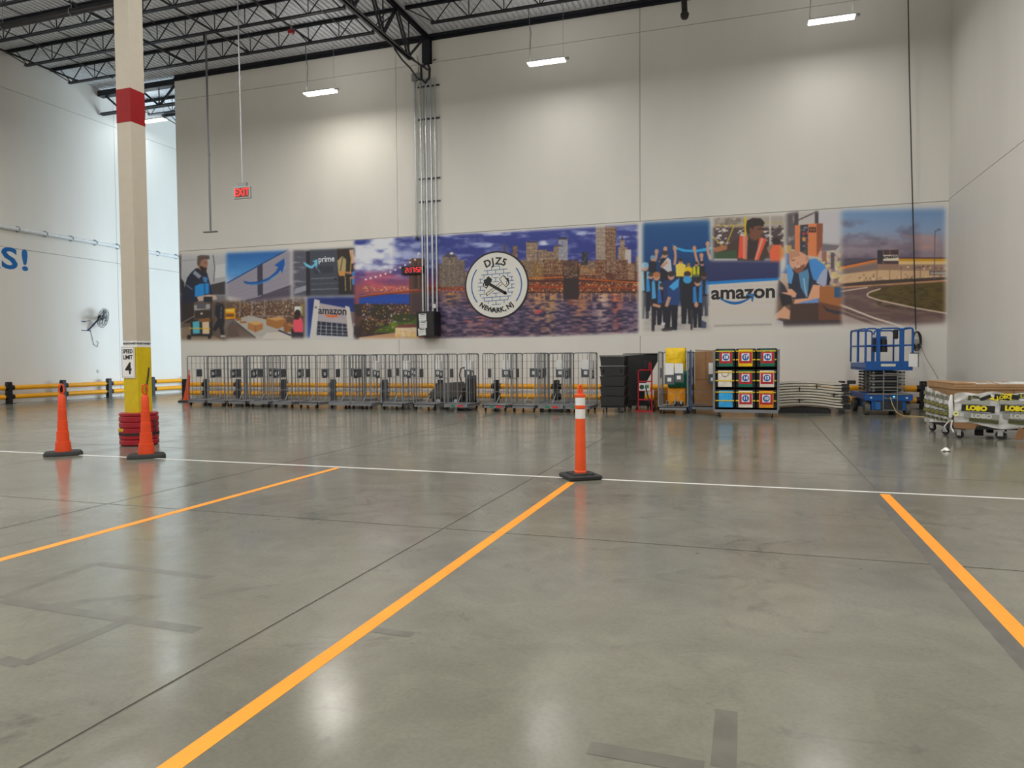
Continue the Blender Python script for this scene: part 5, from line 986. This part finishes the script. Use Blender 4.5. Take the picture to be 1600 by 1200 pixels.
# --- trailer side with wordmark
L = Layer(D); L.grad(60, 500, 720, 1110, [(0, (52, 58, 96)), (.28, (44, 48, 92)), (.30, (44, 48, 92)), (1, (46, 50, 94))]); L.poly([(60, 728), (380, 702), (720, 690), (720, 1130), (60, 1130)], (214, 208, 202)); L.poly([(60, 712), (400, 690), (720, 676), (720, 696), (400, 716), (60, 738)], (46, 126, 196))
for v in (760, 905): L.line([(70, v), (700, v - 22)], 4, (196, 180, 168))
L.line([(140, 1085), (630, 1072)], 12, (170, 164, 160)); L.line([(140, 1092), (630, 1080)], 4, (140, 136, 134)); L.grad(60, 930, 720, 1060, [(0, (212, 204, 196)), (1, (216, 212, 206))])
L.frame([(75, 530), (700, 520), (700, 1085), (100, 1100)], 2.6); comp(L)
L = Layer(D); L.grad(100, 120, 780, 560, [(0, (196, 190, 184)), (.3, (140, 126, 108)), (.6, (96, 88, 80)), (.88, (76, 78, 72)), (.9, (150, 150, 160)), (1, (90, 92, 120))])
L.rect(100, 150, 760, 235, (172, 164, 156)); L.tex(130, 150, 420, 240, fine, (120, 110, 96), .45, .65, .8); L.rect(120, 250, 780, 420, (78, 66, 66)); L.dots(150, 220, 260, 380, 50, [(236, 232, 228), (90, 76, 80)], (8, 18), .8, 1.8); L.dots(340, 250, 420, 330, 20, [(236, 232, 228)], (6, 12), .8, 1.8); L.dots(560, 210, 780, 400, 90, [(240, 238, 232), (180, 170, 166), (60, 54, 60)], (8, 18), .8, 1.9)
L.rect(400, 160, 418, 330, (214, 186, 70)); L.line([(250, 380), (310, 235)], 9, (206, 180, 90)); L.line([(120, 320), (230, 420)], 9, (206, 180, 90)); L.line([(150, 235), (400, 225)], 8, (196, 176, 110)); L.line([(560, 215), (740, 205)], 8, (180, 164, 110)); L.rect(612, 150, 626, 420, (196, 192, 186)); L.rect(735, 140, 760, 430, (150, 138, 120))
L.poly([(110, 480), (200, 450), (340, 430), (340, 520), (120, 520)], (62, 84, 62)); L.rect(140, 512, 400, 530, (186, 182, 180))
L.poly([(140, 430), (240, 405), (350, 335), (420, 320), (480, 360), (540, 330), (600, 370), (610, 470), (560, 535), (340, 535), (330, 440), (160, 465)], (70, 56, 50)); L.poly([(130, 425), (200, 405), (250, 400), (250, 435), (160, 462)], (168, 116, 88)); L.poly([(358, 318), (382, 318), (386, 510), (345, 508)], (226, 92, 76)); L.poly([(382, 318), (428, 325), (420, 520), (386, 515)], (196, 130, 110)); L.poly([(392, 318), (404, 320), (400, 515), (390, 515)], (236, 150, 130)); L.poly([(528, 332), (590, 345), (520, 528), (482, 524), (510, 430)], (230, 100, 80)); L.poly([(545, 340), (562, 342), (500, 525), (490, 525)], (206, 170, 150)); L.poly([(428, 350), (482, 372), (524, 350), (505, 440), (480, 535), (424, 535)], (54, 44, 44))
L.poly([(440, 220), (545, 225), (562, 285), (535, 320), (500, 360), (455, 345), (435, 280)], (116, 78, 62)); L.poly([(412, 240), (420, 190), (470, 165), (540, 170), (572, 205), (560, 240), (520, 232), (480, 240), (468, 280), (440, 300), (415, 285)], (42, 34, 32)); L.line([(510, 262), (560, 258)], 10, (40, 36, 36)); L.ell(455, 270, 14, 20, (110, 74, 58))
L.ell(672, 370, 34, 36, (46, 36, 36)); L.poly([(610, 440), (640, 395), (710, 395), (740, 440), (735, 560), (620, 540)], (222, 112, 86)); L.poly([(700, 400), (728, 420), (720, 540), (700, 520)], (206, 150, 90)); L.poly([(590, 420), (640, 380), (645, 400), (605, 470)], (150, 120, 104))
L.frame([(130, 160), (740, 140), (735, 500), (690, 540), (130, 530)], 2.6); comp(L)
L = Layer(D); L.grad(660, 90, 1290, 1120, [(0, (190, 184, 180)), (.3, (196, 190, 186)), (.6, (196, 176, 160)), (.75, (120, 96, 80)), (1, (80, 70, 72))])
L.poly([(740, 130), (830, 110), (860, 230), (840, 440), (740, 420)], (96, 88, 92)); L.tex(740, 120, 860, 450, blotch, (170, 166, 164), .5, .65, .9); L.rect(825, 110, 860, 240, (74, 68, 72)); L.line([(860, 185), (1010, 115)], 12, (86, 80, 86)); L.rect(1000, 105, 1030, 215, (66, 62, 72)); L.poly([(1035, 110), (1290, 90), (1290, 380), (1070, 380), (1070, 215), (1035, 210)], (204, 202, 206)); L.poly([(1060, 375), (1220, 390), (1180, 440), (1040, 450)], (120, 112, 118)); L.poly([(1060, 372), (1225, 385), (1225, 400), (1060, 388)], (186, 184, 190)); L.poly([(720, 430), (790, 440), (780, 640), (700, 640)], (96, 112, 160)); L.poly([(735, 400), (800, 400), (800, 470), (740, 470)], (190, 160, 110))
L.poly([(830, 230), (1015, 212), (1068, 215), (1064, 400), (1030, 500), (830, 470)], (214, 136, 98)); L.poly([(1015, 212), (1068, 215), (1064, 400), (1016, 490)], (140, 84, 64)); L.poly([(875, 228), (942, 222), (938, 490), (872, 480)], (52, 58, 70)); L.rect(948, 245, 1010, 290, (96, 60, 50)); L.dots(880, 240, 935, 470, 26, [(160, 170, 180), (200, 90, 90), (120, 140, 90)], (8, 14), .7, 1.5); L.rect(892, 335, 918, 365, (214, 150, 90)); L.rect(896, 292, 914, 310, (206, 70, 70)); L.rect(955, 250, 1005, 285, (60, 40, 38)); L.rect(960, 255, 975, 280, (150, 100, 80)); L.rect(985, 255, 1000, 280, (150, 100, 80))
L.dots(1040, 440, 1250, 740, 80, [(226, 214, 190), (190, 150, 130), (120, 100, 110), (236, 220, 140)], (14, 40), .7); L.rect(1135, 460, 1165, 600, (96, 88, 92)); L.rect(1060, 450, 1100, 540, (150, 110, 104))
L.poly([(780, 600), (760, 560), (850, 560), (950, 520), (1010, 515), (1090, 580), (1120, 680), (1060, 740), (1030, 860), (860, 880), (790, 840), (770, 720)], (44, 48, 66)); L.poly([(945, 520), (1000, 512), (1075, 560), (1115, 620), (1040, 720), (985, 690), (960, 600)], (88, 144, 206)); L.poly([(755, 570), (790, 555), (820, 640), (800, 730), (770, 720)], (110, 160, 210)); L.poly([(1010, 720), (1050, 640), (1080, 600), (1112, 600), (1108, 730), (1060, 745)], (172, 178, 200)); L.poly([(1110, 600), (1135, 690), (1120, 740), (1098, 735)], (34, 40, 62))
L.poly([(860, 640), (940, 600), (960, 700), (930, 850), (880, 760)], (96, 140, 176)); L.line([(905, 680), (918, 780), (935, 840)], 6, (226, 230, 236)); L.line([(960, 650), (945, 860)], 14, (34, 36, 50))
L.poly([(778, 500), (800, 460), (870, 452), (945, 492), (944, 540), (920, 580), (880, 630), (838, 625), (800, 590), (782, 545)], (214, 166, 142)); L.poly([(775, 470), (800, 445), (860, 448), (876, 490), (820, 500), (786, 530)], (190, 144, 120)); L.ell(935, 515, 14, 24, (200, 146, 122)); L.poly([(820, 590), (870, 575), (920, 560), (900, 615), (862, 640), (828, 628)], (140, 92, 74)); L.line([(838, 590), (876, 578)], 8, (244, 238, 232)); L.line([(800, 530), (830, 524)], 6, (80, 56, 50)); L.line([(850, 540), (862, 565)], 6, (180, 130, 110))
L.poly([(985, 735), (1050, 740), (1040, 850), (880, 900), (820, 900), (830, 860), (940, 850)], (222, 172, 144)); L.poly([(740, 780), (800, 770), (845, 810), (835, 845), (770, 840), (715, 810)], (222, 172, 144)); L.poly([(690, 690), (740, 740), (770, 800), (700, 800), (690, 900), (670, 800)], (60, 56, 66)); L.poly([(690, 800), (800, 830), (810, 900), (720, 920)], (44, 40, 46)); L.poly([(860, 890), (1030, 850), (1035, 910), (880, 920)], (120, 150, 200))
L.poly([(790, 900), (1035, 890), (1035, 1095), (790, 1095)], (74, 56, 50)); L.poly([(1040, 755), (1290, 745), (1290, 1080), (1035, 1020)], (166, 110, 74)); L.poly([(1030, 880), (1290, 940), (1290, 1100), (1030, 1100)], (110, 74, 58)); L.poly([(1055, 905), (1120, 945), (1200, 962), (1290, 962), (1290, 985), (1190, 990), (1100, 962)], (54, 52, 62)); L.rect(1165, 755, 1245, 845, (60, 92, 126)); L.poly([(650, 1000), (720, 940), (740, 920), (790, 960), (785, 1030), (700, 1020), (650, 1040)], (216, 170, 144)); L.rect(730, 1040, 1290, 1110, (70, 60, 64)); L.poly([(640, 1020), (730, 1050), (730, 1100), (650, 1080)], (180, 176, 184))
L.frame([(755, 120), (1030, 105), (1225, 100), (1235, 400), (1235, 1075), (740, 1090), (670, 1050), (690, 700), (755, 580)], 2.8); comp(L)
# --- building by the curved road
L = Layer(E_); L.grad(60, 30, 970, 470, [(0, (150, 164, 190)), (.2, (122, 150, 186)), (.5, (140, 158, 186)), (.75, (150, 140, 150)), (1, (140, 126, 134))]); L.tex(60, 150, 760, 560, cloud * .7 + .25 * np.clip((GY - 335) / 60, 0, 1), (96, 88, 104), .42, .62, .85); L.tex(500, 270, 970, 420, cloud, (190, 150, 140), .46, .66, .6)
L.poly([(60, 540), (130, 525), (440, 462), (950, 466), (970, 470), (970, 720), (60, 720)], (150, 122, 104)); L.poly([(60, 548), (440, 470), (440, 484), (60, 568)], (214, 132, 84)); L.poly([(60, 536), (440, 462), (440, 470), (60, 546)], (70, 56, 64)); L.poly([(60, 572), (400, 510), (410, 545), (60, 610)], (126, 110, 108)); L.poly([(60, 600), (420, 560), (700, 560), (970, 560), (970, 640), (60, 670)], (206, 176, 144)); L.rect(565, 466, 970, 490, (196, 150, 60)); L.rect(565, 462, 970, 471, (70, 40, 70)); L.rect(565, 490, 970, 516, (224, 196, 150)); L.rect(565, 516, 970, 565, (160, 132, 116))
L.dots(150, 590, 950, 640, 60, [(110, 88, 80), (230, 210, 180), (150, 120, 100)], (4, 12), .8, 1.4); L.dots(580, 525, 950, 545, 14, [(90, 70, 70), (236, 214, 170)], (8, 14), .9, 1.5); L.rect(810, 565, 950, 600, (120, 108, 104)); L.rect(820, 580, 950, 590, (200, 190, 176))
for u in (400, 500, 590, 740): L.line([(u, 560), (u, 640)], 3, (110, 90, 80))
L.rect(405, 405, 445, 512, (52, 46, 56)); L.rect(445, 402, 570, 512, (70, 52, 54)); L.rect(448, 442, 572, 488, (232, 224, 206)); L.line([(450, 405), (450, 512)], 4, (150, 140, 140)); L.line([(503, 402), (503, 442)], 4, (150, 140, 140)); L.rect(445, 512, 575, 545, (150, 120, 104))
L.poly([(60, 672), (400, 640), (970, 612), (970, 640), (60, 692)], (70, 58, 54)); L.poly([(60, 692), (970, 638), (970, 1010), (60, 1010)], (104, 84, 82)); L.tex(60, 690, 970, 1000, streak, (140, 118, 112), .5, .7, .5); L.poly([(60, 694), (970, 634), (970, 646), (60, 706)], (196, 150, 116)); L.line([(60, 735), (330, 695)], 8, (226, 206, 190))
L.poly([(325, 745), (400, 712), (560, 680), (970, 648), (970, 895), (700, 850), (420, 790), (340, 768)], (92, 78, 46)); L.tex(330, 660, 970, 890, wave, (66, 58, 34), .48, .66, .8); L.line([(970, 902), (700, 856), (420, 796), (335, 768), (322, 748), (350, 730), (430, 706)], 9, (232, 212, 192))
L.line([(60, 810), (150, 845), (380, 935), (600, 1000)], 12, (232, 220, 208)); L.line([(60, 850), (250, 920), (480, 1000)], 6, (200, 184, 174), .7); L.poly([(60, 880), (420, 1010), (60, 1010)], (176, 160, 154)); 
for k in range(5): L.line([(150 + 30 * k, 720 + 12 * k), (300 + 40 * k, 815 + 12 * k), (970, 940 + 14 * k)], 3, (136, 112, 106), .6)
L.line([(855, 250), (848, 635)], 6, (90, 88, 100)); L.line([(855, 262), (895, 242)], 5, (90, 88, 100)); L.ell(885, 243, 16, 4, (70, 70, 84))
L.frame([(120, 90), (935, 70), (938, 970), (700, 985), (130, 985)], 4.2); comp(L)
canvas = blur(canvas, .6)
cv = np.clip(canvas / 255., 0, 1); cv = np.where(cv <= .04045, cv / 12.92, ((cv + .055) / 1.055) ** 2.4)
MURAL_GAIN = 1.1; lum = (cv * np.array((.21, .71, .08))).sum(-1, keepdims=True); cv = np.clip(lum + (cv - lum) * 1.22, 0, 1); edge_w = np.clip((lum - .55) / .15, 0, 1); MURAL_GAIN = MURAL_GAIN * (1 - edge_w) + edge_w; wall_lin = np.array(S(226, 223, 216))
cv = np.minimum(cv * MURAL_GAIN, .9)
# print surface: a fine sheet on the wall, columns spaced evenly along the photograph's rows
z0m, z1m = 2.36, 6.245; nc, nr = 1500, 206; yv = YW - .004
pxs = np.linspace(277, 1481.5, nc + 1); Xc = np.array([OY(float(x), 450, yv).x for x in pxs]); Xc = np.clip(Xc, XE + .01, XR - .006); Zr = np.linspace(z0m, z1m, nr + 1)
XX, ZZ = np.meshgrid(Xc, Zr, indexing='ij'); pts_ = np.stack([XX.ravel(), np.full(XX.size, yv), ZZ.ravel()], 1); cc = (pts_ - np.array([0, 0, CAMH])) @ RM
px_ = 800 + FPX * cc[:, 0] / -cc[:, 2]; py_ = 600 - FPX * cc[:, 1] / -cc[:, 2]
def sample(px, py):
    u = np.clip((px - MX0) * SS - .5, 0, NXp - 1.01); v = np.clip((py - MY0) * SS - .5, 0, NYp - 1.01); iu = u.astype(int); iv = v.astype(int); a = (u - iu)[:, None]; b_ = (v - iv)[:, None]
    return (cv[iv, iu] * (1 - a) + cv[iv, iu + 1] * a) * (1 - b_) + (cv[iv + 1, iu] * (1 - a) + cv[iv + 1, iu + 1] * a) * b_
rgb = sample(px_, py_)
me = bpy.data.meshes.new('mural'); nv_ = len(pts_)
idx = np.arange(nv_).reshape(nc + 1, nr + 1); quads = np.stack([idx[:-1, :-1], idx[1:, :-1], idx[1:, 1:], idx[:-1, 1:]], -1).reshape(-1, 4)
me.vertices.add(nv_); me.vertices.foreach_set('co', pts_.astype(np.float32).ravel()); me.loops.add(quads.size); me.loops.foreach_set('vertex_index', quads.astype(np.int32).ravel())
me.polygons.add(len(quads)); me.polygons.foreach_set('loop_start', np.arange(0, quads.size, 4, dtype=np.int32)); me.update(calc_edges=True)
at = me.color_attributes.new('print', 'FLOAT_COLOR', 'POINT'); at.data.foreach_set('color', np.concatenate([rgb, np.ones((nv_, 1))], 1).astype(np.float32).ravel())
mm = bpy.data.materials.new('mural_print'); mm.use_nodes = True; N = mm.node_tree.nodes; Lk = mm.node_tree.links; an = N.new('ShaderNodeAttribute'); an.attribute_name = 'print'
Lk.new(an.outputs['Color'], N['Principled BSDF'].inputs['Base Color']); N['Principled BSDF'].inputs['Roughness'].default_value = .5; me.materials.append(mm)
mur = link('wall_mural', me); tag(mur, 'long printed wall mural of delivery scenes and a city skyline at dusk', 'mural')
def wtext(txt, size, px, py, mat, rot=0., **k):
    p = OY(px, py, yv); return text('lettering', txt, size, (p.x, yv - .001, p.z), mat, mur, rot=rot, depth=.0008, **k)
WM = M('wordmark_black', (32, 30, 34), .5, var=0)
wtext('amazon', .62, 1161, 457, WM, bold=.018, sx=1.05)
wtext('amazon', .42, 519.5, 486, M('wordmark_dark', (44, 42, 52), .5, var=0), rot=-.06, bold=.01, sx=1.0)
wtext('amazon', .15, 1392, 401, WM, bold=.006, sx=1.0)
wtext('prime', .33, 510, 405, M('wordmark_white', (226, 232, 238), .5, var=0), bold=.006, sx=.95)
def smile(px0, py0, px1, py1, dip, th, mat):
    a = OY(px0, py0, yv); b_ = OY(px1, py1, yv); n = 16; up = []; lo = []
    for i in range(n + 1):
        t_ = i / n; x = a.x + (b_.x - a.x) * t_; z = a.z + (b_.z - a.z) * t_ - dip * math.sin(PI * t_) ; k = th * math.sin(PI * (.08 + .9 * t_)) ** .6
        up.append((x, z + k * .3)); lo.append((x, z - k))
    m_ = MB().prism(up + lo[::-1], yv - .0025, yv - .001); x, z = b_.x, b_.z
    m_.prism([(x - .16, z + .09), (x + .07, z + .10), (x + .03, z - .17), (x - .02, z - .14), (x - .01, z + .03), (x - .16, z + .04)], yv - .003, yv - .0012); return m_.build('arrow_mark', mat, mur)
smile(1125, 466, 1175, 463.5, .16, .075, M('mark_blue', (28, 110, 180), .5, var=0))
# ---------------------------------------------------------------- round site badge on the mural
bc = OY(775.5, 445.5, YW - .03); BRd = 1.175
bd = empty('round_badge', (bc.x, YW - .005, bc.z), 0, 'round white badge with crossed hammers and blue bricks on the skyline print', 'wall sign')
RX = Matrix.Rotation(PI / 2, 3, 'X')
MB().lathe([(BRd + .06, 0), (BRd + .06, .02)], 64, (0, 0, 0), RX).build('rim', M('badge_rim', (34, 32, 40), .5), bd); MB().lathe([(BRd, .0), (BRd, .023)], 64, (0, 0, 0), RX).build('face', M('badge_white', (228, 226, 218), .5, var=.02), bd)
BBL = M('badge_blue', (26, 104, 168), .5, var=0); BK = M('badge_black', (28, 27, 30), .5, var=0); BWT = MATS['badge_white']
F = -.0232; kx = .0247                               # crop units (100 px = 10 photo px) -> metres; crop centre (555, 605)
def bp_(u, v): return ((u - 555) / 10 * kx, (605 - v) / 10 * kx * .955)
def bline(seg, wd, mat, y=F, name='printed_line'):
    m_ = MB()
    for (a, b_) in seg:
        (xa, za), (xb, zb_) = bp_(*a), bp_(*b_); d = math.hypot(xb - xa, zb_ - za); nx, nz = -(zb_ - za) / d * wd / 2, (xb - xa) / d * wd / 2
        m_.prism([(xa + nx, za + nz), (xb + nx, zb_ + nz), (xb - nx, zb_ - nz), (xa - nx, za - nz)], y - .0008, y)
    return m_.build(name, mat, bd)
def bpoly(pts, mat, y, name='printed_shape'): return MB().prism([bp_(*p) for p in pts], y - .0008, y).build(name, mat, bd)
H_ = []
for a, b_ in (((483, 312), (608, 312)), ((483, 312), (483, 372)), ((608, 312), (608, 372)), ((362, 378), (727, 364)), ((320, 442), (778, 424)), ((420, 378), (420, 435)), ((545, 372), (545, 432)), ((668, 366), (668, 426)), ((362, 442), (362, 490)), ((488, 436), (488, 480)), ((608, 432), (608, 470)), ((735, 428), (735, 480)), ((285, 505), (350, 502)), ((302, 505), (302, 562)), ((268, 565), (340, 562)), ((505, 490), (590, 488)), ((545, 490), (545, 552)), ((498, 553), (600, 550)), ((750, 485), (815, 482)), ((797, 485), (797, 545)), ((760, 545), (830, 542)), ((262, 622), (340, 620)), ((302, 622), (302, 678)), ((265, 680), (372, 676)), ((368, 676), (368, 738)), ((285, 742), (372, 738)), ((302, 742), (302, 775)), ((780, 600), (838, 598)), ((797, 600), (797, 655)), ((730, 660), (835, 656)), ((738, 660), (738, 720)), ((730, 720), (818, 716)), ((797, 716), (797, 752)), ((495, 730), (608, 726)), ((548, 728), (548, 786)), ((320, 796), (790, 776)), ((362, 796), (362, 850)), ((488, 790), (488, 842)), ((610, 786), (610, 838)), ((738, 780), (738, 832)), ((362, 850), (738, 834)), ((428, 848), (428, 890)), ((548, 842), (548, 902)), ((676, 838), (676, 885)), ((480, 905), (622, 898))): H_.append((a, b_))
bline(H_, .024, BBL, F, 'brick_outline')
for s in (-1, 1):
    m_ = MB(); n = 20; a0, a1 = (math.radians(38), math.radians(-39)); ro, ri = .985, .94
    for i in range(n):
        t0 = a0 + (a1 - a0) * i / n; t1 = a0 + (a1 - a0) * (i + 1) / n; m_.prism([(s * ro * math.cos(t0), ro * math.sin(t0)), (s * ro * math.cos(t1), ro * math.sin(t1)), (s * ri * math.cos(t1), ri * math.sin(t1)), (s * ri * math.cos(t0), ri * math.sin(t0))], F - .0008, F)
    m_.build('arc', BBL, bd)
y1 = F - .0012
# white hammer
bline([((395, 750), (640, 575))], .105, BK, y1, 'handle_outline'); bline([((408, 742), (645, 572))], .06, BWT, y1 - .0008, 'handle_fill')
bpoly([(600, 510), (665, 450), (718, 505), (745, 500), (762, 590), (705, 650), (655, 590)], BK, y1 - .0002, 'head_outline'); bpoly([(612, 512), (662, 464), (706, 522), (745, 585), (704, 634), (660, 580)], BWT, y1 - .0012, 'head_fill'); bline([((705, 545), (722, 580)), ((722, 580), (700, 610))], .022, BK, y1 - .0022, 'head_mark')
# black hammer
bline([((440, 580), (700, 738))], .11, BK, y1 - .0022, 'handle'); bpoly([(700, 700), (722, 735), (712, 756), (680, 752), (670, 720)], BK, y1 - .0022, 'handle_end')
bpoly([(430, 460), (492, 512), (480, 552), (440, 600), (400, 656), (345, 612), (340, 590), (362, 545), (352, 525), (375, 510), (392, 505)], BK, y1 - .0026, 'head'); bline([((372, 575), (362, 600)), ((362, 600), (392, 628)), ((392, 628), (405, 612))], .028, BWT, y1 - .0036, 'head_mark')
def arc_text(txt, size, r_, a0, step, top, bold):
    for i, ch in enumerate(txt):
        if ch == ' ': continue
        a = math.radians(a0 + (-1 if top else 1) * step[i]); rot = a - PI / 2 if top else a + PI / 2
        text('lettering', ch, size, (r_ * math.cos(a), y1, r_ * math.sin(a)), BK, bd, rot=rot, bold=bold, depth=.0006)
arc_text('DJZ5', .36, .86, 112.5, [0, 14, 28, 43], True, .012)
arc_text('NEWARK, NJ', .24, .92, -127.5, [0, 10.5, 21.5, 32, 41.5, 51, 58.5, 62, 69, 77.5], False, .012)
